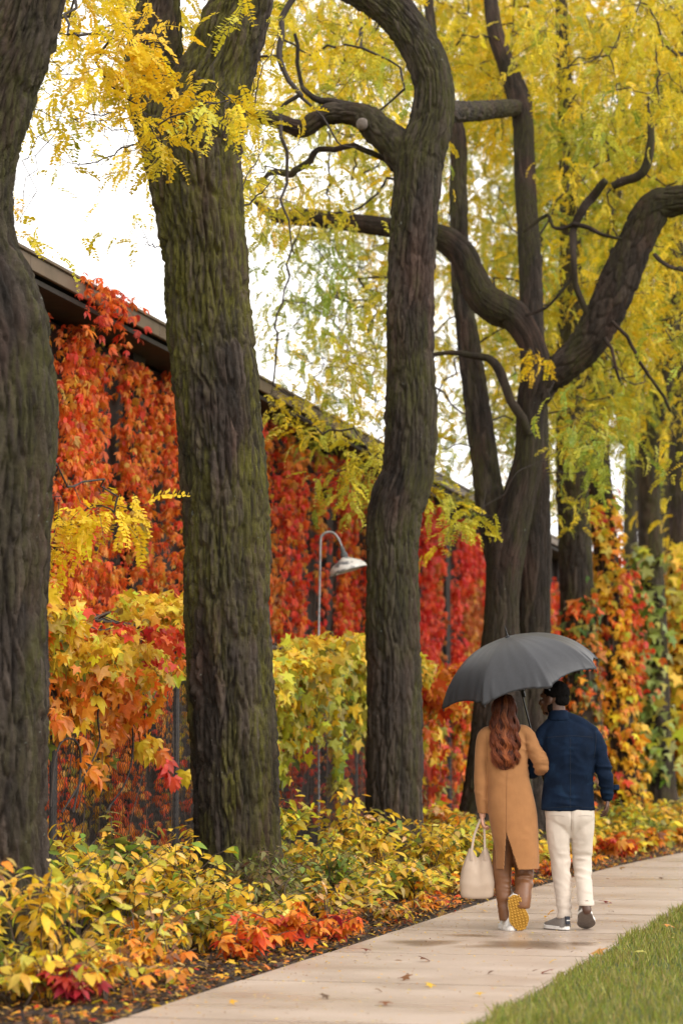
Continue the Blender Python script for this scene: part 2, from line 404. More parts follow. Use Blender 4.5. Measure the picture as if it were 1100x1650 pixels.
for k in range(len(JOINTS) - 1):
    y0, y1 = JOINTS[k] + .019, JOINTS[k + 1] - .019
    a0, a1 = float(path_x(y0)), float(path_x(y1)); bm = bmesh.new(); g = .006
    dz = RNG.normal(0, .0015, 4)
    co = [(XL + a0, y0), (XR + a0, y0), (XR + a1, y1), (XL + a1, y1)]
    lo = [bm.verts.new((x, y, -.12)) for x, y in co]; hi = [bm.verts.new((x, y, .0 + d)) for (x, y), d in zip(co, dz)]
    bm.faces.new(hi); bm.faces.new(lo[::-1])
    for i in range(4): bm.faces.new((lo[i], lo[(i+1) % 4], hi[(i+1) % 4], hi[i]))
    bmesh.ops.bevel(bm, geom=[e for e in bm.edges if all(v in hi for v in e.verts)], offset=.012, segments=2, affect='EDGES')
    me = bpy.data.meshes.new('paving_slab'); bm.to_mesh(me); bm.free()
    o = link('paving_slab', me, path, CONC)
jb = MB(); jb.box((XL - .01, 3.2, -.14), (XR + 2.5, 84, -.03)) if False else None
for k in range(len(JOINTS)):                                       # dark silt lying in the joints between slabs
    a = float(path_x(JOINTS[k])); mb = MB().box((XL + a + .01, JOINTS[k] - .03, -.10), (XR + a - .01, JOINTS[k] + .03, -.016))
    s_ = mb.build('joint_fill', SOIL, path)

# shallow rain puddles left on the slab by the couple's feet
def water_mat():
    m, t, b, o = nodes('rain_water'); t.nodes.remove(b)
    rim = N(t, 'Attribute', attribute_name='rim').outputs['Fac']; gl = N(t, 'BsdfGlossy', Roughness=.22); tr = N(t, 'BsdfTransparent'); tr.inputs[0].default_value = (.86, .80, .73, 1)
    fr = N(t, 'Fresnel', IOR=1.33); mx = N(t, 'MixShader'); fm = N(t, 'Math', operation='MULTIPLY'); L(t, fr.outputs[0], fm.inputs[0]); L(t, ramp(t, rim, [(.0, grey(.75)), (.55, grey(.55)), (1, grey(0))]), fm.inputs[1]); L(t, fm.outputs[0], mx.inputs[0]); L(t, ramp(t, rim, [(0, (.84, .78, .71)), (.5, (.88, .83, .77)), (1, (1, 1, 1))]), tr.inputs[0]); L(t, tr.outputs[0], mx.inputs[1]); L(t, gl.outputs[0], mx.inputs[2]); L(t, mx.outputs[0], o.inputs[0]); return m
WATER = water_mat()
def puddle(px, py, rx, ry, seed):
    c = ground(px, py); n = 48; V = [(c[0], c[1], .0045)]
    for i in range(n):
        t_ = 2 * math.pi * i / n; k = 1 + .38 * float(vnoise([[math.cos(t_) * 1.6 + seed, math.sin(t_) * 1.6]], seed)[0]) + .12 * float(vnoise([[math.cos(t_) * 5 + seed, math.sin(t_) * 5]], seed)[0])
        V.append((c[0] + rx * k * math.cos(t_), c[1] + ry * k * math.sin(t_), .0038))
    me = bpy.data.meshes.new('puddle'); me.from_pydata(V, [], [(0, 1 + i, 1 + (i + 1) % n) for i in range(n)]); ra_ = me.attributes.new('rim', 'FLOAT', 'POINT'); ra_.data.foreach_set('value', [0.0] + [1.0] * n)
    o = link('puddle', me, None, WATER); o['kind'] = 'structure'
puddle(850, 1523, .46, .42, 1); puddle(690, 1519, .30, .36, 4); puddle(935, 1521, .14, .18, 9); puddle(760, 1508, .25, .10, 6)

# ---- grass blades on the lawn
def grass():
    n = 90000
    Y = 9 + 30 * RNG.random(n) ** 1.9; X = XR + .0 + 3.4 * RNG.random(n) ** 1.25 + path_x(Y)
    edge = (X - XR - path_x(Y)); keep = edge > .02 + .05 * vnoise(np.stack([Y * 3, 0 * Y], 1), 3)
    X, Y = X[keep], Y[keep]; n = len(X)
    pat = vnoise(np.stack([X * 1.7, Y * 1.7], 1), 8)
    h = RNG.uniform(.03, .075, n) * (1 + .3 * pat); az = RNG.uniform(0, 6.283, n); wd = RNG.uniform(.0022, .004, n) * np.maximum(1, Y / 14)
    lean = RNG.uniform(.1, .9, n); a2 = RNG.uniform(0, 6.283, n)
    B = np.stack([X, Y, np.full(n, -.015)], 1); s = np.stack([np.cos(az), np.sin(az), 0 * az], 1) * wd[:, None]
    d = np.stack([np.cos(a2) * lean * h, np.sin(a2) * lean * h, h], 1)
    V = np.stack([B - s, B + s, B + d * .55 + s * .7 + [0, 0, .006], B + d * .55 - s * .7 + [0, 0, .006], B + d], 1).reshape(-1, 3)
    k = np.arange(n) * 5; T = np.concatenate([np.stack([k, k+1, k+2], 1), np.stack([k, k+2, k+3], 1), np.stack([k+3, k+2, k+4], 1)])
    C = palette(n, [((.22, .23, .035), 4), ((.30, .29, .06), 3), ((.36, .30, .10), 1.4), ((.13, .17, .03), 2)])
    o = link('grass', mesh_np('grass', V, T, np.repeat(C, 5, 0), np.tile([0, 0, .3, .3, 1], n)), None, LEAFN)
    tag(o, 'short green lawn grass beside the concrete walk', 'grass', kind='stuff')
grass()

# ================================================================== building behind the fence
XW = -9.0; ROOF_Z = 6.0
WALL = simple('dark_masonry', (.026, .018, .014), .9, .45, 3, .5, .02)
FASC = simple('brown_metal', (.17, .125, .09), .55, .18, 4, .1, .003)
SOFF = simple('dark_soffit', (.035, .028, .024), .8, .3, 6, .2)
ROOFM = simple('roof_felt', (.06, .055, .05), .9, .3, 8, .3)
bld = empty('building', (XW, 42, 0), 'long low building with brown eaves, its dark wall covered in red creeper', 'building')
Y0, Y1 = 14.0, 72.0
MB().box((XW - 7, Y0, -.1), (XW, Y1, ROOF_Z - .24)).build('wall', WALL, bld)
MB().box((XW - 7.3, Y0 - .4, ROOF_Z - .02), (XW + .52, Y1 + .4, ROOF_Z + .02)).build('roof', ROOFM, bld)
MB().box((XW + .003, Y0 - .38, ROOF_Z - .20), (XW + .515, Y1 + .38, ROOF_Z - .15)).build('soffit', SOFF, bld)
for k in range(15):                                                # lengths of metal facing along the eaves, lapped at their joints
    a = Y0 - .4 + k * 3.92
    MB().box((XW + .53, a + .004, ROOF_Z - .115), (XW + .575, a + 3.916, ROOF_Z + .03)).build('fascia', FASC, bld, bevel=.006)
MB().box((XW + .52, Y0 - .4, ROOF_Z + .034), (XW + .605, Y1 + .4, ROOF_Z + .062)).build('roof_edge', FASC, bld)
for k in range(13): MB().box((XW + .003, 17 + k * 4.4, 0), (XW + .12, 17.4 + k * 4.4, ROOF_Z - .202)).build('pier', WALL, bld)

# ================================================================== chain link fence
XF = -6.6; FZ = 2.34
WIRE = simple('coated_wire', (.035, .028, .025), .55, .3, 20, 0)
fen = empty('chain_link_fence', (XF, 30, 0), 'tall dark chain link fence running behind the tree row', 'fence')
FY0, FY1 = 14.5, 54.0
for k in range(14):
    y = FY0 + k * 3.03; mb = MB().tube([(XF - .05, y, -.1), (XF - .05, y, FZ + .06)], .03, 10); mb.lathe([(.036, 0), (.03, .03), (.0, .045)], (XF - .05, y, FZ + .055), n=10)
    mb.build('fence_post', WIRE, fen, smooth=False)
MB().tube([(XF - .05, FY0, FZ + .0), (XF - .05, FY1, FZ + .0)], .021, 8).build('top_rail', WIRE, fen)
MB().tube([(XF, FY0, .06), (XF, FY1, .06)], .004, 5).build('bottom_wire', WIRE, fen)
def chain():
    p = .056; hw = p / 2; nz = int(FZ / p); Vs, Fs, off = [], [], 0; r = .0028
    ny = int((38 - FY0) / p)
    for i in range(ny):
        y = FY0 + i * p; k = np.arange(nz * 2 + 1); z = .05 + k * hw; yy = y + (k % 2) * hw * 1.12; x = XF + ((k % 2) - .5) * .006 * (1 if i % 2 else -1)
        P = np.stack([x + 0 * z, yy, z], 1)
        V = np.concatenate([P + [r, 0, 0], P + [-r * .5, r, 0], P + [-r * .5, -r, 0]]); n = len(P); a = np.arange(n - 1)
        for q in range(3):
            b_ = q * n; c_ = ((q + 1) % 3) * n; Fs.append(np.stack([a + b_, a + b_ + 1, a + c_ + 1, a + c_], 1) + off)
        Vs.append(V); off += 3 * n
    o = link('wire_mesh', mesh_np('wire_mesh', np.vstack(Vs) - np.array([XF, 30, 0]), np.vstack(Fs)), fen, WIRE); o['kind'] = 'stuff'
chain()

# ================================================================== barn lamp on a goose-neck behind the fence
GALV = simple('galvanised', (.33, .33, .33), .5, .35, 14, .15, .002, metal=.6)
ENAM = None
def enamel():
    m, t, b, o = nodes('worn_enamel'); v = coords(t)
    c = mixc(t, ramp(t, noise(t, v, 9, 5, .65), [(.5, grey(0)), (.56, grey(1))]), (.72, .70, .66), (.17, .17, .18))
    L(t, c, b.inputs['Base Color']); b.inputs['Roughness'].default_value = .4; return m
ENAM = enamel()
RUSTD = simple('lamp_socket', (.09, .095, .10), .6, .7, 45, .3)
XLMP = -7.5
lb = at_x(514, 1060, XLMP); D = depth(lb); pm = D / FPX; YL = lb[1]
def lp(x, y, dx=0): q = at_x(x, y, XLMP + dx); return (XLMP + dx, YL + (q[1] - YL), q[2])
lampo = empty('gooseneck_lamp', (XLMP, YL, 0), 'weathered white enamel barn lamp on a thin goose-neck pole above the fence', 'lamp')
lx = lambda x, y: Vector((XLMP, YL, 0)) + Vector((math.cos(YAW), math.sin(YAW), 0)) * ((x - 514) * pm) + Vector((0, 0, lb[2] + (1060 - y) * pm))
pole = [lx(514, 1060) - Vector((0, 0, lb[2])), lx(513, 1060), lx(515, 930), lx(516, 872), lx(519, 862), lx(526, 857), lx(535, 857), lx(543, 864), lx(548, 874), lx(551, 882)]
MB().tube(catmull([tuple(q) for q in pole], per=5), 2.0 * pm, 8).build('pole', GALV, lampo, smooth=True)
ax = (lx(561, 917) - lx(551, 882)).normalized()
q0 = lx(550, 880)
MB().lathe([(1.5*pm, 0), (3.6*pm, 1*pm), (4.2*pm, 7*pm), (3.4*pm, 9*pm), (5.6*pm, 11*pm), (6.2*pm, 16*pm), (5.4*pm, 20*pm)], q0, ax, 16).build('socket', RUSTD, lampo, smooth=True)
q1 = q0 + ax * 18 * pm
sh = MB().lathe([(5.8*pm, 0), (8*pm, 2.5*pm), (17*pm, 7*pm), (24*pm, 11*pm), (29.5*pm, 17*pm), (31*pm, 21*pm), (31.2*pm, 23*pm), (30.2*pm, 22.6*pm), (28*pm, 17*pm), (22*pm, 12*pm), (8*pm, 5*pm)], q1, ax, 32)
sh.build('lamp_shade', ENAM, lampo, smooth=True)
# ================================================================== trees
def bark_disp(u, v, R, seed, amp=.016, cell=(.055, .40)):
    """Furrowed plates: stretched cells with raised, slightly tilted faces and deep joints. u: angle/2pi, v: metres along."""
    circ = 2 * math.pi * float(np.mean(R)); nu = max(5, int(round(circ / cell[0]))); rng = np.random.default_rng(seed)
    out = np.zeros(len(u))
    for (k, cw, ch, a, js) in ((0, cell[0], cell[1], 1.0, .9), (1, cell[0] * .42, cell[1] * .38, .38, .9)):
        n_u = max(5, int(round(circ / cw))); n_v = int(v.max() / ch) + 4
        jx, jy, hh = rng.random((n_v, n_u)), rng.random((n_v, n_u)), rng.random((n_v, n_u))
        th = u * 2 * math.pi
        wob = .34 * vnoise(np.stack([np.cos(th) * 1.3 + seed, np.sin(th) * 1.3, v * 3.2], 1), seed + k) + .10 * vnoise(np.stack([np.cos(th) * 4, np.sin(th) * 4, v * 9], 1), seed + 5 + k)
        x = u * n_u + wob * (1.1 if k == 0 else .8); y = v / ch + 1 + wob * .5
        ix, iy = np.floor(x).astype(int), np.floor(y).astype(int)
        d1 = np.full(len(u), 9.0); d2 = d1.copy(); h1 = np.zeros(len(u)); py = np.zeros(len(u))
        for dx in (-1, 0, 1):
            for dy in (-1, 0, 1):
                cx, cy = ix + dx, np.clip(iy + dy, 0, n_v - 1); m = cx % n_u
                ax_, ay_ = cx + .5 + js * (jx[cy, m] - .5), cy + .5 + js * (jy[cy, m] - .5)
                d = np.hypot(x - ax_, (y - ay_) * .85); nearer = d < d1
                d2 = np.where(nearer, d1, np.minimum(d2, d)); h1 = np.where(nearer, hh[cy, m], h1); py = np.where(nearer, y - ay_, py); d1 = np.where(nearer, d, d1)
        e = np.clip((d2 - d1) * 3.6, 0, 1); e = e * e * (3 - 2 * e)
        out += a * (e * (.55 + .55 * h1) - .30 * py * e - .45)
        if k == 0: plate = h1
    out += .5 * vnoise(np.stack([np.cos(u * 6.283) * 14, np.sin(u * 6.283) * 14, v * 4.5], 1), seed + 9) * .5
    out += .35 * vnoise(np.stack([np.cos(u * 6.283) * 30, np.sin(u * 6.283) * 30, v * 18], 1), seed + 10)
    return out * amp, plate
def trunk_mesh(name, pts, parent, material, seed, nseg=128, step=.02, amp=.016, flute=.05, bumps=(), cell=(.055, .40)):
    """pts: rows of x, y, z, radius. Swept, fluted, barked skin."""
    Q = catmull(np.asarray(pts, float), step=step); P, R = Q[:, :3], np.maximum(Q[:, 3], .004)
    if nseg <= 24:                                                  # thin branches grow in short angular kinks
        kk_ = np.arange(len(P)); P = P + RNG.normal(0, .030, (len(P) // 4 + 2, 3))[kk_ // 4] * (1 - (kk_ % 4) / 4)[:, None] * 0 + np.stack([np.interp(kk_, np.arange(0, len(P) + 5, 5), RNG.normal(0, .032, len(np.arange(0, len(P) + 5, 5)))) for _ in range(3)], 1); R = R * .8
    T, Nn, B = frames(P); th = np.arange(nseg) / nseg; sl_ = np.concatenate([[0], np.cumsum(np.linalg.norm(np.diff(P, axis=0), axis=1))])
    U, Vv = np.meshgrid(th, sl_); RR = np.repeat(R[:, None], nseg, 1); uu, vv = U.ravel(), Vv.ravel(); a = uu * 2 * math.pi
    d = RR.ravel() * flute * (vnoise(np.stack([np.cos(a) * 1.4 + seed * 3, np.sin(a) * 1.4, vv * .9], 1), seed) + .5 * vnoise(np.stack([np.cos(a) * 3, np.sin(a) * 3, vv * 2.2], 1), seed + 2))
    bd_, plate = bark_disp(uu, vv, R, seed, amp * 1.9, cell); d += bd_ * np.minimum(1, RR.ravel() / (R.max() * .6))
    rad = (RR.ravel() + d).reshape(U.shape)
    V = P[:, None] + rad[..., None] * (np.cos(2*math.pi*U)[..., None] * Nn[:, None] + np.sin(2*math.pi*U)[..., None] * B[:, None])
    for c, rr, h in bumps:
        dd = np.linalg.norm(V - np.array(c), axis=2); out = V - P[:, None]; out /= np.linalg.norm(out, axis=2)[..., None]
        V = V + out * (h * np.exp(-(dd / rr) ** 2))[..., None]
    n = nseg; m = len(P); i = np.arange(m - 1)[:, None] * n; j = np.arange(n)[None]; k = (j + 1) % n
    Fq = np.stack([i+j, i+k, i+n+k, i+n+j], -1).reshape(-1, 4)
    Vf = np.vstack([V.reshape(-1, 3), P[-1:] + T[-1:] * R[-1] * .3]); kk = len(Vf) - 1; e0 = (m - 1) * n
    capf = np.stack([e0 + np.arange(n), e0 + (np.arange(n) + 1) % n, np.full(n, kk)], 1)
    o = link(name, mesh_np(name, Vf - np.array(parent_world(parent)), [Fq, capf], rim=np.concatenate([plate, [.5]]), smooth=True), parent, material)
    return Q
def pxr(rows, Y, dys=None):
    """Rows of photo x, y, radius (px): centre line in the plane at distance Y (plus a row's own offset)."""
    out = []
    for r in rows:
        yy = Y + (r[3] if len(r) > 3 else 0); p = at_y(r[0], r[1], yy); out.append([*p, r[2] * depth(p) / FPX])
    return out
SKEL = {}                                                           # limb points per tree, for twigs to spring from
TREES = {}
def tree(key, base_px, Y, label):
    b = at_y(*base_px, Y); t = empty('locust_tree', (b[0], Y, 0), label, 'tree', 'locust trees in a row along the walk')
    TREES[key] = t; SKEL[key] = []; return t
def limb(key, rows, Y, name='trunk', mat=BARK, seed=1, **kw):
    Q = trunk_mesh(name, pxr(rows, Y), TREES[key], mat, seed, **kw); SKEL[key].append(Q[::6]); return Q

# tree 1, at the left edge
tree(1, (10, 1500), 13.64, 'nearest locust tree, cut by the left edge, with a knobbly bend')
limb(1, [(8,1620,78),(8,1560,72),(7,1490,70),(6,1390,68),(5,1250,68),(4,1100,69),(2,950,70),(4,800,76),(8,700,80),(6,620,80),(-6,540,82),(-22,470,78),(-34,400,58),(-36,330,52),(-33,270,52),(-16,200,55),(6,130,55),(32,70,50),(52,10,46),(66,-60,44),(74,-140,40),(70,-240,36),(60,-340,30)], 13.64,
     seed=3, nseg=192, step=.011, amp=.017, bumps=[(tuple(at_y(70, 500, 13.5)), .12, .035), (tuple(at_y(60, 440, 13.5)), .08, .02)])
# tree 2, the big trunk
tree(2, (382, 1340), 18.2, 'big straight locust trunk with olive moss, forking at the top of the picture')
limb(2, [(384,1545,84),(384,1500,74),(383,1440,68),(381,1340,65),(378,1250,65),(372,1100,64.5),(368,1000,64.5),(365,900,65),(362,800,65.5),(355,700,65),(346,600,65.5),(339,540,64),(335,480,63),(332,400,64),(323,350,67),(317,300,69),(312,250,72),(318,200,72),(334,150,64),(356,100,54),(372,50,51),(390,0,46),(404,-60,44),(420,-140,40),(425,-240,34)], 18.2,
     seed=5, nseg=224, step=.010, amp=.019, mat=BARK_MOSS)
limb(2, [(312,330,50),(296,260,60),(272,200,52),(252,140,44),(248,90,42),(252,40,36),(258,0,30),(262,-60,28),(255,-150,24),(240,-240,20)], 18.2, name='limb', seed=6, nseg=120, step=.014, amp=.016, mat=BARK_MOSS)
# tree 3
tree(3, (638, 1290), 23.8, 'slender locust trunk with a bend above the barn lamp and a crooked side limb')
limb(3, [(636,1450,54),(636,1400,48),(636,1290,44),(636,1200,42.5),(635,1100,41.5),(633,1000,41),(632,950,40),(631,900,40),(633,850,41),(642,805,42),(655,765,39.5),(660,720,39),(662,650,39.5),(662,600,37.5),(660,500,35.5),(664,400,36),(671,300,36),(676,250,38),(692,205,34),(699,150,30),(688,100,30),(663,55,30),(634,18,30),(600,-8,30),(560,-30,30),(500,-60,28),(420,-110,24)], 23.8,
     seed=8, nseg=160, step=.014, amp=.014, bumps=[(tuple(at_y(705, 492, 23.7)), .12, .05)])
limb(3, [(664,270,26),(640,236,27),(612,210,24),(585,188,20),(552,182,16),(520,186,15),(490,206,14),(470,203,12),(433,190,11),(398,186,10),(360,170,8),(320,150,6)], 23.8, name='limb', seed=9, nseg=64, step=.02, amp=.010, cell=(.04,.2), bumps=[])
limb(3, [(600,196,9),(566,174,8),(535,160,7.5),(508,158,6),(490,135,5),(482,110,4),(470,60,3)], 23.85, name='limb', seed=10, nseg=24, step=.03, amp=.004)
limb(3, [(690,184,18),(725,181,16,.8),(780,178,14.5,3.6),(832,173,12,8.0)], 23.8, name='limb', seed=11, nseg=64, step=.025, amp=.010, cell=(.04,.2))
limb(3, [(668,296,7),(642,268,6.5),(617,256,6),(585,247,5.5),(552,240,5.5),(512,246,6),(490,270,7),(468,286,7),(443,283,6),(425,292,4)], 24.0, name='limb', seed=12, nseg=20, step=.03, amp=.003)
# tree 4: two trunks grown together, an S-shaped stem that forks, one straight stem, one leaning left
tree(4, (815, 1380), 29.3, 'twin-stemmed locust tree right behind the couple, with an S-shaped fork')
limb(4, [(790,1440,92,-.2),(797,1385,74,-.1),(800,1300,58),(804,1200,46),(806,1133,40),(807,1050,32),(808,1000,28),(810,940,28),(815,890,30),(826,840,28),(839,790,25),(850,740,23),(853,690,22),(856,645,23),(864,615,26),(866,590,22),(858,560,21),(846,535,22),(826,508,25),(800,496,27),(775,475,25),(757,440,24),(742,408,23),(716,386,22),(680,374,18),(640,368,16),(590,361,15),(545,356,13),(500,350,14),(462,350,12),(438,346,9),(420,332,6),(410,322,4)], 29.2,
     seed=14, nseg=144, step=.018, amp=.013, mat=BARK_DARK, flute=.07)
limb(4, [(862,640,20),(880,612,22),(906,592,24),(936,566,26),(958,534,28),(976,500,29),(992,464,30),(1006,430,29),(1024,390,27),(1040,356,28),(1058,332,26),(1082,324,23),(1120,316,21),(1170,290,18),(1230,240,13),(1290,160,9),(1330,60,6),(1350,-40,3)], 29.2, name='limb', seed=15, nseg=112, step=.02, amp=.012, mat=BARK_DARK, cell=(.05,.25))
limb(4, [(862,1440,60,.5),(860,1380,50,.5),(859,1250,36,.6),(858,1100,30,.6),(858,1000,28,.6),(860,900,27,.6),(860,800,25,.7),(860,700,23,.8),(858,600,20,1),(856,500,18,1.3),(852,400,18,1.6),(846,300,17,2),(842,200,16,2.4),(836,160,18,2.6),(822,120,15,2.8),(800,60,13,3),(790,0,11,3.2),(780,-80,9,3.5)], 29.2, name='trunk', seed=16, nseg=112, step=.025, amp=.011, mat=BARK_DARK)
limb(4, [(806,900,24,.1),(796,850,24,.15),(788,800,23,.2),(780,740,21,.3),(772,680,20,.4),(764,620,19,.5),(755,560,17,.6),(745,480,15,.8),(740,400,14,1),(738,300,13,1.2),(737,220,12,1.4),(722,160,10,1.6),(700,80,8,1.8),(690,0,7,2)], 29.2, name='trunk', seed=17, nseg=80, step=.03, amp=.010)
for rows, sd_ in (([(945,505,6),(928,470,6),(925,440,6),(922,400,7),(926,365,8),(945,330,9),(975,303,9),(985,298,7)],20), ([(985,298,7),(1003,290,8),(1025,284,9),(1040,268,9),(1046,240,8),(1047,205,6),(1040,170,3)],21),
                 ([(928,364,4),(900,370,3.5),(880,345,3),(850,372,3)],22), ([(930,366,5),(950,366,4),(980,378,3),(1000,385,2.5)],23), ([(856,700,8),(838,664,9),(822,630,9),(806,598,9),(788,582,8),(760,578,6),(720,572,4.5),(690,574,4),(660,580,3)],24),
                 ([(925,442,3.5),(905,470,3),(880,490,3),(845,505,2.5)],25), ([(975,540,4),(985,580,3.2),(1000,620,2.6)],26), ([(985,520,3.5),(1030,575,3),(1060,620,2.6),(1085,660,2.2)],27), ([(1046,408,4),(1065,425,3.5),(1100,440,3)],28)):
    limb(4, rows, 29.0, name='limb', seed=sd_, nseg=16, step=.05, amp=.004, mat=BARK_DARK)
# trees further along
tree(5, (940, 1250), 36.2, 'locust tree just right of the twin-stemmed tree, partly hidden by the umbrella')
limb(5, [(946,1345,40),(943,1300,33),(940,1200,29),(935,1100,27),(930,1000,27),(926,900,26),(922,800,25),(919,700,23),(917,600,21),(918,480,18),(918,380,16),(914,280,14),(910,160,12),(905,40,10),(900,-80,8)], 36.2, seed=30, nseg=96, step=.03, amp=.013)
tree(6, (1003, 1240), 39.2, 'leaning locust trunk wrapped in orange and yellow creeper')
limb(6, [(1010,1325,32),(1004,1260,26),(998,1180,23),(990,1080,21),(982,980,20),(974,880,19),(967,800,18),(962,700,17),(962,600,15),(970,480,13),(985,350,11),(1000,200,9),(1010,60,7)], 39.2, seed=31, nseg=80, step=.035, amp=.012, mat=BARK_DARK)
tree(7, (1064, 1240), 45.3, 'locust trunk with a curtain of pale green creeper on its left side')
limb(7, [(1066,1300,26),(1064,1240,21),(1059,1140,19),(1054,1000,18),(1049,900,18),(1044,800,18),(1044,720,17),(1054,660,17),(1068,610,16),(1076,540,14),(1082,440,13),(1092,300,11),(1098,160,9),(1090,20,8)], 45.3, seed=32, nseg=72, step=.04, amp=.012)
limb(7, [(1046,740,10),(1020,730,9),(1000,712,8),(985,695,8),(975,690,7),(968,660,5)], 45.2, name='limb', seed=33, nseg=24, step=.05, amp=.004)
tree(8, (1098, 1240), 50.4, 'dark locust trunk at the right edge, beyond the green creeper')
limb(8, [(1104,1280,22),(1102,1200,18),(1099,1100,16),(1096,950,16),(1093,850,15),(1092,750,15),(1096,650,13),(1104,500,12),(1116,300,10),(1120,100,8)], 50.4, seed=34, nseg=64, step=.05, amp=.012, mat=BARK_DARK)
for k, (px, Y, lean, lb) in enumerate(((1012, 62, 14, 'thin grey trunk far back between the leaning creeper tree and the green creeper tree'), (1062, 70, 8, 'faint far trunk high behind the forked limb'), (1085, 58, -10, 'far trunk glimpsed near the right edge behind yellow leaves'))):
    tree(9 + k, (px, 1210), Y, lb)
    limb(9 + k, [(px,1262,15),(px,1100,13),(px+lean*.2,900,12),(px+lean*.5,700,12),(px+lean,500,11),(px+lean*1.3,300,9),(px+lean*1.2,100,7)], Y, seed=40 + k, nseg=40, step=.08, amp=.012)
# hanging dead branch in front of the fork, springing from tree 3's top limb
limb(3, [(520,-60,9),(485,-25,7),(467,0,6.5),(455,40,6),(451,70,6),(461,110,5.5),(472,135,5),(479,153,5)], 22.6, name='limb', seed=50, nseg=14, step=.04, amp=.002, mat=TWIG)
limb(3, [(479,153,4.5),(458,176,4.2),(454,214,4),(452,267,3.4),(456,324,2.6),(466,360,2),(479,400,1.2)], 22.6, name='limb', seed=51, nseg=10, step=.04, amp=.001, mat=TWIG)
limb(3, [(479,153,3.5),(500,175,2.5),(535,215,1.8),(550,232,1.5),(580,240,1.2)], 22.6, name='limb', seed=52, nseg=8, step=.05, amp=.001, mat=TWIG)
# a cut branch end on tree 3's crooked limb
sc = at_y(583, 200, 23.66); SCAR = simple('cut_wood', (.16, .13, .11), .8, .3, 30, .2)
MB().lathe([(0, .03), (.05, .026), (.062, .01), (.066, -.02)], sc, (-.2, -1, -.25), 16).build('pruning_scar', SCAR, TREES[3], smooth=True)

# ---- crowns
DENS = """
5377763777776799998999
1377765377888699998999
1466653367888689988789
2323432257777689989889
0101132243566578899999
1000112344455477899999
2000101355665477899999
1000000154465488899999
0000000022564488899999
0000000003446438889999
0000000005667338889999
0000000004566338899999
0000000002664336889998
0000000001542336889988
0000000000223434678756
0000000000123325246116
0000000000020012035014
0000000000000000003003
0000000000000000001003
0000000000000000011146
0000000000000000000247
0000000000000000000057
0000000000000000000046
""".split()
def hue_at(x, y):
    g = .25 + .55 * math.exp(-((x - 500) / 150) ** 2 - ((y - 480) / 200) ** 2) + .42 * math.exp(-((x - 920) / 130) ** 2 - ((y - 330) / 160) ** 2) + .40 * math.exp(-((x - 770) / 160) ** 2 - ((y - 760) / 170) ** 2)
    g += .3 * math.exp(-((x - 1000) / 130) ** 2 - ((y - 700) / 120) ** 2) - .35 * math.exp(-((x - 150) / 200) ** 2 - ((y - 60) / 160) ** 2)
    return g
treepos = {k: (t.location.x, t.location.y) for k, t in TREES.items()}
LP4 = np.vstack([proj(q[:, :3])[::2] for q in SKEL[4]])
LPF = np.vstack([proj(SKEL[k][0][:, :3]) for k in (5, 7, 8)]); LPF = LPF[LPF[:, 1] > 380]
CL = {k: [] for k in TREES}                                          # (centre, fronds, hue, spread)
def owner(p): return min(treepos, key=lambda k: (treepos[k][0] - p[0]) ** 2 * .6 + (treepos[k][1] - p[1]) ** 2)
for iy in range(-7, len(DENS)):
    for ix in range(-4, 27):
        r = DENS[min(max(iy, 0), len(DENS) - 1)]; dn = int(r[min(max(ix, 0), 21)])
        out = iy < 0 or ix < 0 or ix > 21
        if out and (iy > 14 or (ix < 0 and iy > 3)): continue
        if dn == 0: continue
        x0c = ix * 50; cov = min(.985, dn / 9.2); layers = -math.log(1 - cov) * (1.0 if not out else .42) * (1.12 if x0c < 400 else 1.7 if x0c < 650 else 1.3)
        x0, y0 = ix * 50, iy * 50; need = layers * 2500; got = 0; guard = 0
        while got < need and guard < 60:
            guard += 1
            x, y = x0 + random.uniform(-8, 58), y0 + random.uniform(-8, 58)
            if x < 195: Y = random.uniform(14.5, 22) if dn > 3 else random.uniform(16, 22)
            elif x < 420: Y = random.uniform(19.6, 26)
            elif x < 700: Y = random.uniform(25, 35)
            else: Y = random.choices((random.uniform(27, 34), random.uniform(33, 46), random.uniform(46, 72)), (.16, .60, .24))[0]
            if x > 700 and 660 < y < 1000 and x < 980: Y = random.uniform(26, 34)
            if x > 900 and y > 850: Y = random.uniform(56, 80)
            if x > 860 and Y < 52 and random.random() < .75 and np.min(np.hypot(LPF[:, 0] - x, LPF[:, 1] - y)) < 34: Y = random.uniform(53, 72)
            if x > 560 and Y < 31.5:                                 # keep the forked tree's limbs clear of leaves in front
                if np.min(np.hypot(LP4[:, 0] - x, LP4[:, 1] - y)) < 62: Y = random.uniform(31.5, 42)
            p = at_y(x, y, Y)
            if p[2] < .4: continue
            D = depth(p); area = .0052 * (FPX / D) ** 2; nf = random.randint(9, 17)
            small = dn <= 3
            if small: nf = random.randint(5, 9)
            sc_ = 1.0 if Y < 40 else 1.3
            g = hue_at(x, y) + random.gauss(0, .27)
            CL[owner(p)].append((p, nf, g, .30 * sc_ if not small else .24, sc_)); got += nf * area * sc_ ** 2
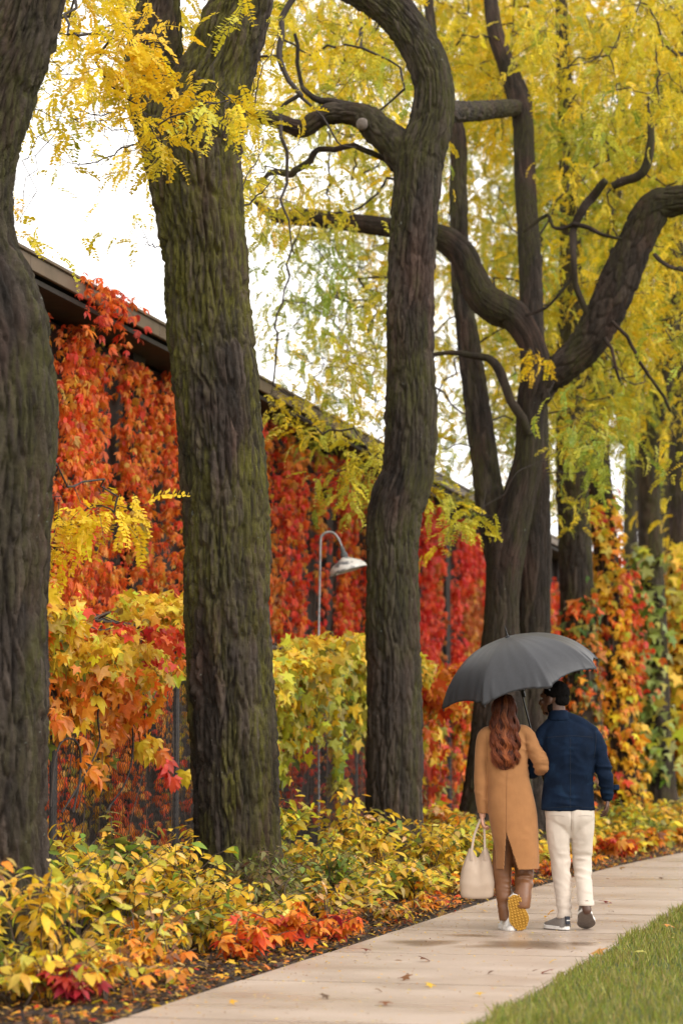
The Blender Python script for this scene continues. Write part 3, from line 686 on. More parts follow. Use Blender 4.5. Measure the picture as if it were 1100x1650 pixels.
# sprays hanging close in front of the big trunk, and one low spray over the orange wall
def spray(x, y, Y, n, g, sp=.12, key=2): CL[key].append((at_y(x, y, Y), n, g, sp, 1.15))
for x, y, n, g in ((235,20,9,-.3),(255,60,9,-.3),(215,120,9,-.3),(225,170,8,-.2),(250,205,8,0),(262,235,7,.2),(318,125,6,-.3),(345,135,7,.1),(332,165,7,.35),(372,160,7,.3),(385,190,6,.4),(240,110,8,-.3),(205,80,9,-.2),(388,10,6,.4),(180,60,9,-.2),(155,100,9,-.2),(190,150,8,-.2)):
    spray(x, y, 16.4 + random.uniform(-.3, .3), n, g)
for x, y, n, g in ((95,830,8,-.3),(110,850,8,-.3),(85,870,7,-.3),(140,820,7,-.3),(165,815,7,-.3),(185,825,6,-.2),(205,810,5,-.2),(100,800,5,-.2),(190,800,5,-.2)):
    spray(x, y, 15.6 + random.uniform(-.2, .2), n, g, .09, 1)
for x, y, n, g in ((860,570,6,-.2),(868,585,5,-.2),(852,560,4,-.1)): spray(x, y, 28.0, n, g, .08, 4)
for x, y, n, g in ((560,790,6,.5),(545,760,6,.5),(600,740,7,.5),(590,720,7,.4),(470,640,7,.3),(480,670,7,0),(440,620,7,.3),(520,700,7,.5),(570,690,6,.4),(620,720,6,.4),(720,820,8,.5),(745,835,8,.5),(760,820,8,.45),(700,800,7,.5),(775,830,7,.4)): spray(x, y, 25.8, n, g, .18, 3)

def twigs(key, pts, dens=1.0):
    """Connect every cluster to the limbs by the shortest growing network, then draw it as tapering, kinked twigs."""
    sk = np.vstack([q[:, :3] for q in SKEL[key]]); sk = sk[sk[:, 2] > 3.0] if (sk[:, 2] > 3.0).any() else sk
    P = np.asarray(pts); M = len(P); nodes_ = [tuple(s) for s in sk]; ns = len(nodes_)
    A = np.vstack([sk, P]); par = np.full(len(A), -1); conn = np.zeros(len(A), bool); conn[:ns] = True
    d = np.full(len(A), 1e9); src = np.zeros(len(A), int)
    for i in range(ns, len(A)):
        dd = np.linalg.norm(sk - A[i], axis=1) * 1.15; j = int(dd.argmin()); d[i] = dd[j]; src[i] = j
    order = []
    for _ in range(M):
        c = np.where(conn, 1e9, d); i = int(c.argmin()); conn[i] = True; par[i] = src[i]; order.append(i)
        dd = np.linalg.norm(A - A[i], axis=1); b = (dd < d) & ~conn; d[b] = dd[b]; src[b] = i
    cnt = np.ones(len(A))
    for i in reversed(order):
        if par[i] >= ns: cnt[par[i]] += cnt[i]
    Vs, Fs, off = [], [], 0
    for i in order:
        a, b = A[par[i]], A[i]; l = np.linalg.norm(b - a)
        if l > 6: continue
        ra = min(.016, .0034 * cnt[i] ** .42); rb = max(.0022, ra * .75); k = max(3, int(l / .16) + 2); t = np.linspace(0, 1, k)[:, None]
        kink = RNG.normal(0, .055 * min(1, l), (k, 3)); kink[0] = kink[-1] = 0
        q = a + (b - a) * t + kink + np.array([0, 0, .16 * l]) * (t * (1 - t))
        V, Fq, _ = tube_arrays(q, np.linspace(ra, rb, k), 4); Vs.append(V); Fs.append(Fq + off); off += len(V)
        for _ in range(random.choice((1, 1, 2, 3))):                # bare side twiglets
            s = q[random.randrange(1, k)]; dr = RNG.normal(0, 1, 3) * [1, 1, .5] + [0, 0, -.35]; dr /= np.linalg.norm(dr); ll = random.uniform(.15, .6)
            z = s + dr * ll * np.linspace(0, 1, 4)[:, None] + np.vstack([[0, 0, 0], RNG.normal(0, .03, (3, 3))])
            V, Fq, _ = tube_arrays(z, np.linspace(.0035, .0016, 4), 3); Vs.append(V); Fs.append(Fq + off); off += len(V)
    if Vs:
        o = link('twigs', mesh_np('twigs', np.vstack(Vs) - np.array(parent_world(TREES[key])), np.vstack(Fs)), TREES[key], TWIG); o['kind'] = 'stuff'
def crown(key):
    cl = CL[key]
    if not cl: return
    P, Rm, C = [], [], []
    for p, nf, g, sp, sc_ in cl:
        az = RNG.uniform(0, 6.283, nf); rr = np.abs(RNG.normal(0, sp, nf)); e = RNG.normal(-.35, .5, nf)
        off = np.stack([np.cos(az) * rr, np.sin(az) * rr, RNG.normal(-.05, sp * .55, nf)], 1)
        P.append(p + off); Rm.append(rotmat(az + RNG.normal(0, .5, nf), e, RNG.normal(0, .5, nf), RNG.uniform(.17, .27, nf) * sc_))
        gg = np.clip(g + RNG.normal(0, .12, nf), -.4, 1)[:, None]
        y, yg, gr, orr = [np.array(q) for q in ((.87, .635, .03), (.58, .53, .045), (.27, .37, .05), (.89, .585, .028))]
        c = np.where(gg < 0, y + (orr - y) * (-gg / .4), np.where(gg < .5, y + (yg - y) * (gg / .5), yg + (gr - yg) * ((gg - .5) / .5)))
        C.append(np.clip(c * RNG.uniform(.8, 1.15, (nf, 1)) * random.uniform(.84, 1.14), 0, .92))
    P, Rm, C = np.vstack(P), np.vstack(Rm), np.vstack(C)
    put_leaves(TREES[key], FROND, P, Rm, C, singles={1: 90, 2: 220, 3: 140, 4: 150}.get(key, 60), name='leaf_spray')
    pts = [c[0] for c in cl]
    twigs(key, pts)
for key in TREES: crown(key)
# bare twigs against the sky between the two nearest trunks
mbt = []
def bare(rows, Y, key, r0=.008):
    q = catmull(np.array([at_y(x, y, Y + dy) for x, y, dy in rows]), per=5); q += RNG.normal(0, .006, q.shape)
    m = MB().tube(q, np.linspace(r0, .0022, len(q)), 6)
    for i in range(2, len(q) - 1, 2):
        dr = np.array([RNG.normal(-.5, .4), RNG.normal(0, .5), RNG.normal(-.1, .5)]); dr /= np.linalg.norm(dr); m.tube([q[i], q[i] + dr * .06 + [0, 0, .01], q[i] + dr * RNG.uniform(.08, .22)], [.003, .0024, .0016], 4)
    m.build('bare_twig', TWIG, TREES[key])
bare([(222,165,0),(190,180,-.1),(160,185,-.2),(128,178,-.3),(85,170,-.4)], 18.1, 2)
bare([(200,180,-.1),(170,195,-.2),(140,190,-.3),(110,196,-.4)], 18.1, 2, .005)
bare([(232,225,0),(205,238,-.1),(170,255,-.2),(140,265,-.2),(120,264,-.3),(100,258,-.3)], 18.1, 2)
bare([(228,208,0),(200,210,0),(170,205,-.1),(155,195,-.2)], 18.1, 2, .006)
bare([(262,395,0),(250,398,0),(238,390,0),(233,382,0)], 18.1, 2, .005)
bare([(388,340,0),(410,320,.1),(430,300,.1),(460,262,.2)], 18.3, 2, .009)
bare([(390,300,0),(405,270,.1),(420,250,.1),(425,215,.2)], 18.3, 2, .006)
bare([(392,180,0),(410,170,.1),(418,120,.1),(440,80,.2),(450,40,.2)], 18.3, 2, .007)
# ================================================================== creeper on the building wall
STRANDS = []
def lowcreeper(seed): return creeper(seed, 2, (58, 27), .33)
CREEP2 = [lowcreeper(20 + i) for i in range(5)]
def wall_vine(label, xa, xb, dens, items, size, singles=220, topgap=.5, seed=1, gapk=.06, shade2=None):
    """Hanging creeper between two places on the wall; leaves overlap downward like shingles, with ragged bare streaks."""
    ya, yb = at_x(xa, 900, XW)[1], at_x(xb, 900, XW)[1]
    v = empty('wall_creeper', (XW, (ya + yb) / 2, 0), label, 'creeper', 'creepers hanging on the building wall')
    n = int((yb - ya) * 5.6 * dens * 2.3)
    Y = RNG.uniform(ya, yb, n); Z = RNG.uniform(.25, ROOF_Z - .2, n)
    m = vnoise(np.stack([Y * 3.0, Z * .24], 1), seed) + .55 * vnoise(np.stack([Y * 7.5, Z * .6], 1), seed + 1) + .3 * vnoise(np.stack([Y * 3, Z * 3.2], 1), seed + 2)
    top = ROOF_Z - topgap - .14 * np.abs(vnoise(np.stack([Y * 1.5, Y * 0], 1), seed + 3)) * 2
    keep = (m > gapk - .38) & (Z < top) & ((Z > 1.9) | (RNG.random(n) < .30)); Y, Z, m = Y[keep], Z[keep], m[keep]; n = len(Y)
    P = np.stack([XW + .13 + .10 * np.clip(m, 0, 1) + RNG.uniform(-.07, .12, n), Y, Z], 1)
    R = rotmat(RNG.normal(-.55, .7, n), RNG.normal(-1.2, .24, n), RNG.normal(0, .6, n), RNG.uniform(.45, 1.0, n) ** 1.0 * size * RNG.choice([.75, 1.0, 1.18], n))
    C = palette(n, items)
    if shade2 is not None:                                          # patches of another colour along the wall
        pm = vnoise(np.stack([Y * .8, Z * .5], 1), seed + 6) + .6 * vnoise(np.stack([Y * 2.4, Z * 1.1], 1), seed + 7) > shade2[1]
        C[pm] = palette(int(pm.sum()), shade2[0])
    put_leaves(v, CREEP2, P, R, C, singles)
    mb = MB()
    for k in range(int((yb - ya) * 1.6)):
        y = random.uniform(ya, yb); q = catmull([(XW + .05, y + random.gauss(0, .12), z) for z in np.linspace(0, ROOF_Z - topgap - random.uniform(0, 1.5), 6)], per=4)
        mb.tube(q, np.linspace(.016, .004, len(q)), 4)
    mb.build('vine_stem', STEM, v)
    return v
O1, O2, O3, O4 = (.88, .25, .03), (.84, .155, .028), (.70, .34, .04), (.50, .085, .025); WRED = (.84, .085, .03); WCRI = (.74, .05, .045)
wall_vine('orange creeper with rusty gaps on the wall between the two nearest trunks', 20, 318, 200, [(O1, 4), (O2, 4), (O3, 1.4), (WRED, 1.6), (O4, 1.2), ((.72, .42, .09), .4)], .165, 300, .16, 3, .23, ([(O3, 3), (OLV, 3), ((.60, .38, .04), 2)], .62))
wall_vine('mixed orange and red creeper on the wall around the barn lamp', 318, 602, 160, [(O2, 3), (WRED, 4.5), (WCRI, 1.6), (O1, 2), (O4, 1.5), (O3, .8)], .175, 300, .18, 13, .20, ([(O1, 3), (O3, 2), ((.5, .2, .04), 2)], .35))
wall_vine('vivid scarlet creeper on the wall right of the bent slender trunk', 602, 766, 95, [(WRED, 5), (WCRI, 4), ((.84, .12, .04), 3), (O4, 1)], .22, 300, .25, 23, .02, ([((.55, .16, .04), 3), (O3, 1)], .62))
wall_vine('dull olive strip of creeper beside the scarlet one', 766, 786, 75, [((.24, .19, .05), 4), ((.30, .2, .06), 3), ((.35, .13, .04), 1)], .20, 80, .45, 33, -.1)
wall_vine('far red and rust creeper on the wall beyond the twin-stemmed tree', 786, 1010, 60, [(WRED, 4), (O2, 3), ((.50, .17, .06), 3), (WCRI, 1.5)], .26, 100, .7, 43, .0)
# a tuft of the nearest creeper has climbed over the eaves
v = empty('eaves_creeper', tuple(at_x(170, 470, XW + .62)), 'red tuft of creeper climbing over the brown eaves', 'creeper')
n = 130; c0 = at_x(165, 455, XW + .62)
Pq = np.stack([XW + .60 + RNG.uniform(0, .14, n), c0[1] + RNG.normal(.15, .42, n), ROOF_Z - .05 - np.abs(RNG.normal(0, .30, n)) + .16], 1)
put_leaves(v, CREEP2, Pq, rotmat(RNG.normal(-.5, .9, n), RNG.normal(-.7, .5, n), RNG.normal(0, .5, n), RNG.uniform(.10, .19, n)), palette(n, [(RED, 3), (O2, 3), (O1, 2)]), 100)

# second, half-hidden shade behind the fence
q = at_x(574, 1066, -7.4); l2 = empty('barn_lamp_hood', tuple(q), 'dull grey lamp hood just showing above the yellow-green vine', 'lamp')
kk = depth(q) / FPX
MB().lathe([(14*kk, 10*kk), (13*kk, 12*kk), (5*kk, 15*kk), (0, 15.5*kk)], q, (.12, 0, 1), 20).lathe([(24*kk, -4*kk), (22*kk, 3*kk), (14*kk, 10*kk)], q, (.12, 0, 1), 20).build('lamp_shade', GALV, l2, smooth=True)
MB().tube([(q[0], q[1], 0), (q[0], q[1], q[2] + 8*kk)], 2.4*kk, 8).build('pole', GALV, l2, smooth=True)

# ================================================================== creepers over the fence
def fence_vine(label, ya, yb, n, items, top_items, leafset, size, hang, seed, singles=280, bulge=.34, topz=.06, redpatch=None):
    v = empty('fence_vine', (XF, (ya + yb) / 2, 0), label, 'vine', 'vines draped over the chain link fence')
    Y = RNG.uniform(ya, yb, n); tt = RNG.random(n)
    lim = hang * (.25 + 1.25 * np.abs(vnoise(np.stack([Y * 1.3, 0 * Y], 1), seed)) + .5 * vnoise(np.stack([Y * 4.5, 0 * Y], 1), seed + 1)); lim = np.maximum(.10, lim)
    dz = lim * RNG.random(n) ** 1.9                                 # most leaves near the top, thinning downward
    hump = .24 * vnoise(np.stack([Y * 1.2, 0 * Y + 3], 1), seed + 2) + .12 * vnoise(np.stack([Y * 4, 0 * Y + 3], 1), seed + 3)
    Z = FZ + topz + hump - dz + RNG.uniform(-.03, .07, n)
    B = bulge * np.exp(-(dz / .5) ** 2) + .10
    X = XF + B * RNG.uniform(-.75, 1.0, n)
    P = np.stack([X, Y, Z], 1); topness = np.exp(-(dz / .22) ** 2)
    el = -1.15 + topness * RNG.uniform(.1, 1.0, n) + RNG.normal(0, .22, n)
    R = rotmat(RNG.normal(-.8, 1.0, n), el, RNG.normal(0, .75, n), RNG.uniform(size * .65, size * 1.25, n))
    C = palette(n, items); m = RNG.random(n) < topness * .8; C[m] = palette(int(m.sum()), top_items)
    if redpatch is not None:
        for (py, pz, ry, rz, it) in redpatch:
            k = ((Y - py) / ry) ** 2 + ((Z - pz) / rz) ** 2 < RNG.uniform(.5, 1.2, n); C[k] = palette(int(k.sum()), it)
    put_leaves(v, leafset, P, R, C, singles)
    mb = MB()
    for k in range(int((yb - ya) * 3)):
        y = random.uniform(ya, yb); z1 = FZ + random.uniform(-.2, .1); z0 = random.choice((0, random.uniform(.6, 1.6)))
        q = catmull([(XF + random.uniform(.01, .06), y + random.gauss(0, .10), z) for z in np.linspace(z0, z1, 5)], per=4)
        mb.tube(q, np.linspace(.005, .002, len(q)), 4)
    for k in range(int((yb - ya) * 2.2)):
        y = random.uniform(ya, yb); q = catmull([(XF + random.uniform(-.2, .25), y + d + random.gauss(0, .05), FZ + random.uniform(-.15, .06)) for d in np.linspace(0, 1.2, 5)], per=4)
        mb.tube(q, np.linspace(.011, .004, len(q)), 4)
    mb.build('vine_stem', STEM, v); return v
LEAFY = GRAPE + [CREEP[0], CREEP[1]]
p1_ = at_x(120, 985, XF); p2_ = at_x(200, 1010, XF); p3_ = at_x(180, 1180, XF)
REDI = [((.66, .07, .03), 4), ((.72, .16, .03), 2), (CRI, 1)]; ORI = [((.76, .22, .025), 4), ((.74, .32, .03), 2)]
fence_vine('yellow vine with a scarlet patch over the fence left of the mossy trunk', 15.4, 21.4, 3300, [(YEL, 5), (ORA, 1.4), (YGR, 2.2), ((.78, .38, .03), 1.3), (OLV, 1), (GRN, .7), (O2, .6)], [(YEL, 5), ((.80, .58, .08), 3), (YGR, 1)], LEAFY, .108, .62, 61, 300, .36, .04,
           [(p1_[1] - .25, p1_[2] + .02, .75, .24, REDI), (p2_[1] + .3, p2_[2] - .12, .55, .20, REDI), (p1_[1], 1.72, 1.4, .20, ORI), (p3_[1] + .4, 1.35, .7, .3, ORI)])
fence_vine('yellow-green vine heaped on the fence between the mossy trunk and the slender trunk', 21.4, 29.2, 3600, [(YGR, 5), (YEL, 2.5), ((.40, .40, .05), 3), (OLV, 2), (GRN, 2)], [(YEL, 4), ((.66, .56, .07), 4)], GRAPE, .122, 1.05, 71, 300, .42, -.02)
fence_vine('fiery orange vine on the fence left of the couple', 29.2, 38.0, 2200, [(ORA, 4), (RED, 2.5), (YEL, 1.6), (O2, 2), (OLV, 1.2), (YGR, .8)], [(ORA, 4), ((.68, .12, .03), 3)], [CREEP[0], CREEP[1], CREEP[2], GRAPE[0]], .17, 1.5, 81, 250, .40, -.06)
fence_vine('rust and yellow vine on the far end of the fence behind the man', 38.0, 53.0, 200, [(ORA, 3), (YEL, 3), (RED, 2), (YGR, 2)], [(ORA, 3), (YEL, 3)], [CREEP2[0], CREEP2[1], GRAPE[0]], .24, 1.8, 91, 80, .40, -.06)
# few loose leaves hanging lower on the wire, near the camera
hv = empty('hanging_creeper', (XF + .08, at_x(180, 1180, XF)[1], 0), 'sparse orange five-fingered leaves hanging in front of the wire mesh', 'creeper')
hp, hc = [], []
for x, y, c in ((182,1182,0),(195,1168,0),(150,1240,0),(140,1225,0),(158,1255,0),(92,1165,0),(100,1150,0),(205,1145,0),(135,1190,0),(175,1140,0),(160,1120,1),(225,1205,1),(240,1215,1),(232,1195,1),(262,1212,0),(270,1225,2),(275,1245,2),(285,1255,2),(265,1235,2),(298,1243,1),(250,1188,1),(120,1130,1),(140,1150,1),(110,1100,1),(190,1100,1)):
    for k in range(2):
        q = at_x(x + random.gauss(0, 4), y + random.gauss(0, 4), XF + .1); hp.append(q); hc.append(palette(1, [[(.76, .24, .025), 1], [YEL, 1], [(.66, .07, .03), 1]][c:c+1])[0])
n = len(hp); put_leaves(hv, CREEP, np.array(hp), rotmat(RNG.normal(-1.0, .5, n), RNG.normal(-1.0, .25, n), RNG.normal(0, .4, n), RNG.uniform(.14, .21, n)), np.array(hc), 80)
mb = MB()
for k in range(9):
    x0 = random.uniform(90, 290); q = catmull([at_x(x0 + random.gauss(0, 10), y, XF + .07) for y in np.linspace(1050, 1250, 5)], per=4); mb.tube(q, np.linspace(.006, .003, len(q)), 4)
mb.tube(catmull([at_x(x, y, XF + .1) for x, y in ((82,1300),(88,1230),(100,1195),(120,1192),(130,1215),(128,1260),(118,1310))], per=5), .009, 6)
mb.tube(catmull([at_x(x, y, XF + .1) for x, y in ((100,1310),(130,1260),(160,1200),(158,1150),(170,1080))], per=5), .008, 6)
mb.tube(catmull([at_x(x, y, XF + .1) for x, y in ((170,1310),(205,1255),(215,1190),(205,1120),(225,1060))], per=5), .008, 6)
mb.build('vine_stem', TWIG, hv)

# ================================================================== creepers round the far trunks
def trunk_vine(key, label, ya, yb, n, items, leafset, size, side, wide=.25, singles=120, spread=1.5, group='creepers climbing the far trunks'):
    Q = SKEL[key][0]; pr = proj(Q[:, :3]); z = pr[:, 1]; s = Q[(z > ya) & (z < yb)]
    if len(s) < 2: return
    v = empty('trunk_creeper', (s[0][0], s[0][1], 0), label, 'creeper', group)
    k = RNG.integers(0, len(s), n); t = RNG.random(n)
    th = RNG.normal(side, spread, n); dirv = np.stack([np.cos(th), np.sin(th), 0 * th], 1)
    P = s[k, :3] + dirv * (s[k, 3:4] + np.abs(RNG.normal(.03, wide, n))[:, None]) + np.stack([0 * t, 0 * t, RNG.normal(0, .12, n)], 1)
    P[:, 2] = np.maximum(P[:, 2], .08)
    R = rotmat(th + RNG.normal(0, .6, n), RNG.normal(-.95, .35, n), RNG.normal(0, .4, n), RNG.uniform(size * .7, size * 1.25, n))
    put_leaves(v, leafset, P, R, palette(n, items), singles)
    mb = MB()
    for j in range(6):
        o_ = random.gauss(side, .8); q = s[:, :3] + np.array([math.cos(o_), math.sin(o_), 0]) * (s[:, 3:4] + .02); mb.tube(q[::max(1, len(q) // 10)], .012, 4)
    mb.build('vine_stem', STEM, v)
S_ = -math.pi / 2
trunk_vine(6, 'orange and yellow creeper wrapping the leaning trunk', 800, 1290, 820, [(ORA, 2.5), ((.84, .46, .03), 4), (YEL, 4.5), (RED, .6), (YGR, 1)], [CREEP[0], CREEP2[0], GRAPE[0], CREEP2[2]], .17, S_ + .3, .09, 220)
trunk_vine(6, 'scarlet creeper trailing off the right side of the leaning trunk', 900, 1130, 170, [(RED, 4), ((.70, .16, .03), 3)], [CREEP2[0], CREEP2[1]], .18, .1, .22, 90, .5)
trunk_vine(5, 'rusty creeper patch on the trunk behind the umbrella', 960, 1330, 420, [(ORA, 3), (O2, 2), (OLV, 2.5), (DKG, 1.5), (BRO, 1)], [CREEP2[0], CREEP2[1], IVY[0]], .17, S_ + .5, .05, 150, .7)
trunk_vine(7, 'pale green creeper hanging down the left side of its trunk', 880, 1250, 700, [((.36, .40, .10), 4), ((.24, .32, .08), 3), (YGR, 2)], IVY + [GRAPE[0]], .20, math.pi + .5, .16, 150, .9)
trunk_vine(8, 'yellow-green creeper covering the trunk at the right edge', 880, 1260, 900, [(YGR, 4), (YEL, 4), (ORA, 1.5)], IVY + [GRAPE[0]], .24, S_, .32, 120)

# ================================================================== shrubs in the bed
PAL = dict(pale=[(PALE, 1.3), (YEL, 5), ((.80, .46, .08), 1), (YGR, 2.2), (GRN, .8)], yel=[(YEL, 6), ((.80, .56, .07), 2), (YGR, 2.6), (PALE, .6), (GRN, .7)],
           yg=[(YGR, 4), (YEL, 3), (GRN, 1.6), ((.40, .42, .06), 2)], grn=[(GRN, 4), ((.28, .30, .06), 3), (OLV, 2), (YGR, 1)], dull=[((.17, .17, .05), 4), ((.25, .21, .06), 3), ((.22, .14, .06), 1.5), (GRN, 2)],
           ora=[(ORA, 4), ((.74, .32, .03), 3), (YEL, 2), (BRO, 1)], red=[((.74, .12, .025), 4), (RED, 2), (ORA, 4), ((.80, .30, .03), 2), ((.30, .02, .03), .4)], mix=[(YEL, 3), (ORA, 2), (YGR, 2), (PALE, 2), (BRO, 1)],
           crim=[((.34, .02, .03), 4), ((.5, .04, .03), 2)])
def stems_and_leaves(X, Y, h, spread, ns, items, size, kind, nl):
    if Y < 17 and h > .4: h *= 1.12
    Ps, Rs, stems = [], [], []
    for s in range(ns):
        az = random.uniform(0, 6.283); rr = spread * math.sqrt(random.random()); hh = h * random.uniform(.6, 1.05) * (1 - .25 * (rr / max(spread, .01)) ** 2)
        b = np.array([X + random.gauss(0, spread * .22), Y + random.gauss(0, spread * .22), -.02]); tip = np.array([X + rr * math.cos(az), Y + rr * math.sin(az), hh])
        mid = b * .5 + tip * .5 + np.array([-.2 * rr * math.cos(az), -.2 * rr * math.sin(az), hh * .22])
        q = catmull([b, mid, tip], per=5); q += RNG.normal(0, .006, q.shape); stems.append(q)
        T = np.gradient(q, axis=0); T /= np.linalg.norm(T, axis=1)[:, None]
        for i in range(nl):
            u = .28 + .72 * (i + random.random() * .6) / nl; u = min(u, 1); f = u * (len(q) - 1); k = int(min(f, len(q) - 2)); p = q[k] + (q[k + 1] - q[k]) * (f - k)
            side = 1 if i % 2 else -1; ta = math.atan2(T[k][1], T[k][0]); a = ta + side * random.uniform(.5, 1.3) if u < .96 else ta
            Ps.append(p); Rs.append((a, random.gauss(-.18, .35), random.gauss(0, .35), size * random.uniform(.72, 1.42) * (1.1 - .25 * u)))
    Rr = np.array(Rs); return stems, np.array(Ps), rotmat(Rr[:, 0], Rr[:, 1], Rr[:, 2], Rr[:, 3])
SHAPES = dict(oval=OV, creeper=CREEP, grape=GRAPE, frond=None)
def shrub(X, Y, h, spread, ns, pal, size, label, kind='oval', nl=9, singles=42, name='shrub', cat='shrub', group='autumn shrubs in the planting bed'):
    t = empty(name, (X + float(path_x(Y)), Y, 0), label, cat, group)
    st, P, R = stems_and_leaves(X + float(path_x(Y)), Y, h, spread, int(ns * 1.25) if kind == 'oval' else ns, PAL[pal], size, kind, nl + 1)
    mb = MB()
    for q in st: mb.tube(q, np.linspace(.006, .002, len(q)), 4)
    mb.build('stem', STEM, t)
    n = len(P); a, b = PAL[pal], None
    C = palette(n, a); put_leaves(t, SHAPES[kind], P, R, C, singles); return t
SH = [
 (-5.75,20.4,1.08,.42,22,'yg',.12,'tall lime-yellow shrub rising right of the mossy trunk','oval',9),
 (-5.55,13.0,.75,.40,18,'yg',.11,'lime shrub behind the foot of the knobbly trunk','oval',9),
 (-4.95,11.6,.85,.40,16,'mix',.10,'straggly shrub of orange and cream leaves in the bottom left corner','oval',9),
 (-4.75,12.6,.80,.42,18,'pale',.105,'pale yellow shrub in front of the knobbly trunk','oval',9),
 (-4.62,13.7,.42,.45,16,'mix',.085,'low mottled shrub at the foot of the knobbly trunk','oval',8),
 (-5.75,14.9,.72,.42,18,'yg',.11,'yellow-green shrub under the wire mesh','oval',9),
 (-5.15,14.7,.70,.40,22,'pale',.105,'cream and yellow shrub right of the knobbly trunk','oval',9),
 (-5.55,15.8,.92,.35,12,'grn',.12,'leafy green maple-like seedling standing above the yellow shrubs','grape',6),
 (-4.75,15.3,.52,.42,20,'yel',.095,'bright yellow shrub behind the red creeper','oval',9),
 (-5.95,16.5,.75,.45,22,'yel',.105,'yellow shrub against the fence left of the mossy trunk','oval',9),
 (-5.25,16.4,.72,.42,24,'pale',.105,'tall cream-leaved shrub in the middle of the bed','oval',9),
 (-4.70,16.6,.50,.40,22,'dull',.070,'dull green small-leaved shrub behind the scarlet creeper','oval',12),
 (-4.95,17.5,.62,.45,28,'dull',.075,'olive bushy shrub in front of the mossy trunk','oval',12),
 (-4.72,18.6,.58,.42,26,'grn',.075,'green shrub right of the mossy trunk base','oval',12),
 (-5.80,19.3,.85,.45,22,'yel',.11,'yellow shrub just right of the mossy trunk','oval',9),
 (-5.05,19.7,.66,.45,26,'yel',.105,'golden shrub leaning toward the walk left of the handbag','oval',9),
 (-5.95,21.0,.98,.50,24,'yg',.12,'broad-leaved yellow-green shrub below the heaped vine','grape',7),
 (-5.10,21.3,.80,.48,28,'yel',.11,'large golden shrub in front of the slender trunk','oval',9),
 (-4.60,20.6,.34,.40,18,'mix',.085,'low yellow and rust shrub at the mulch edge','oval',8),
 (-5.65,22.7,.95,.45,24,'yel',.11,'tall yellow shrub left of the slender trunk base','oval',9),
 (-4.85,22.8,.72,.45,26,'yel',.105,'yellow shrub behind the cream handbag','oval',9),
 (-5.95,25.0,.85,.50,20,'grn',.16,'big-leaved green shrub right of the slender trunk','grape',7),
 (-4.95,24.5,.70,.45,24,'yg',.11,'yellow-green shrub right of the slender trunk','oval',9),
 (-4.45,23.4,.26,.35,14,'ora',.10,'low orange plant left of the handbag','creeper',5),
 (-4.9,26.6,.60,.45,20,'yel',.11,'yellow shrub in front of the wide twin trunk','oval',9),
 (-5.9,27.2,.75,.5,20,'mix',.13,'orange and yellow shrub between fence and twin trunk','grape',7),
]
for (X, Y, h, sp_, ns, pal, size, lab, kind, nl) in SH: shrub(X, Y, h, sp_, ns, pal, size, lab, kind, nl)
EDGE = [
 (at_y(125,1570,11.9)[0],11.75,.22,.24,8,'crim',.11,'dark crimson creeper on the mulch in the bottom left','creeper',4),
 (-4.42,13.2,.30,.30,10,'ora',.10,'orange creeper sprawling on the mulch near the bottom left','creeper',4),
 (-4.25,14.6,.26,.36,10,'red',.125,'orange-red creeper standing at the mulch edge, left one of the row','creeper',5),
 (-4.20,15.4,.33,.34,12,'red',.12,'tallest scarlet creeper of the row at the mulch edge','creeper',5),
 (-4.12,16.2,.22,.36,11,'red',.11,'trailing scarlet creeper nearest the walk','creeper',5),
 (-4.28,17.0,.20,.2,6,'red',.09,'small red creeper at the right end of the row','creeper',4),
 (-4.20,20.2,.13,.25,8,'red',.08,'tiny red seedling patch on bare mulch','creeper',4),
 (-4.25,22.2,.16,.3,10,'ora',.09,'rust coloured creeper on the mulch by the handbag','creeper',4),
 (-4.12,25.0,.22,.3,10,'red',.11,'red creeper between the couple and the twin trunk','creeper',4),
]
for (X, Y, h, sp_, ns, pal, size, lab, kind, nl) in EDGE: shrub(X, Y, h, sp_, ns, pal, size, lab, kind, nl, 45, 'ground_creeper', 'creeper', 'creepers along the mulch edge')
EDGE2 = [(-4.30,12.2,.26,.35,12,'ora',.09,'orange and rust creeper spreading at the bottom left corner','creeper',4),(-4.15,12.9,.16,.3,9,'mix',.07,'low yellow sprigs on the mulch at the bottom left','oval',6),(-4.2,18.2,.20,.35,12,'mix',.075,'low golden sprigs at the mulch edge below the mossy trunk','oval',7),(-4.15,19.2,.18,.3,10,'ora',.085,'orange sprigs on the mulch left of the handbag','creeper',4),(-4.2,21.3,.2,.35,12,'mix',.08,'low mottled sprigs at the edge left of the woman','oval',7),(-4.1,23.0,.16,.3,10,'red',.085,'small red creeper behind the handbag','creeper',4),(-4.3,27.2,.25,.4,12,'ora',.12,'orange creeper behind the couple at the bed edge','creeper',4)]
for (X, Y, h, sp_, ns, pal, size, lab, kind, nl) in EDGE2: shrub(X, Y, h, sp_, ns, pal, size, lab, kind, nl, 35, 'ground_creeper', 'creeper', 'creepers along the mulch edge')
FAR = [(-4.35,29.6,.34,.4,16,'red',.15,'red ground creeper just right of the man','creeper',5),(-4.4,31.5,.34,.4,14,'ora',.15,'orange ground creeper further right of the man','creeper',5),(-4.3,33.6,.30,.4,14,'ora',.15,'orange ground creeper where the walk leaves the picture','creeper',5),
 (-4.95,30.6,.62,.5,26,'yel',.13,'yellow shrub right of the man, below his hand','oval',8),(-5.0,32.8,.68,.5,26,'yg',.13,'yellow-green shrub below the leaning trunk','oval',8),(-4.9,35.2,.6,.5,24,'yel',.14,'yellow shrub below the green creeper trunk','oval',8),
 (-4.85,37.8,.62,.55,24,'yel',.15,'far yellow shrub at the right edge','oval',8),(-5.6,40.5,.95,.6,22,'grn',.17,'dark green shrub at the foot of the green creeper trunk','oval',8)]
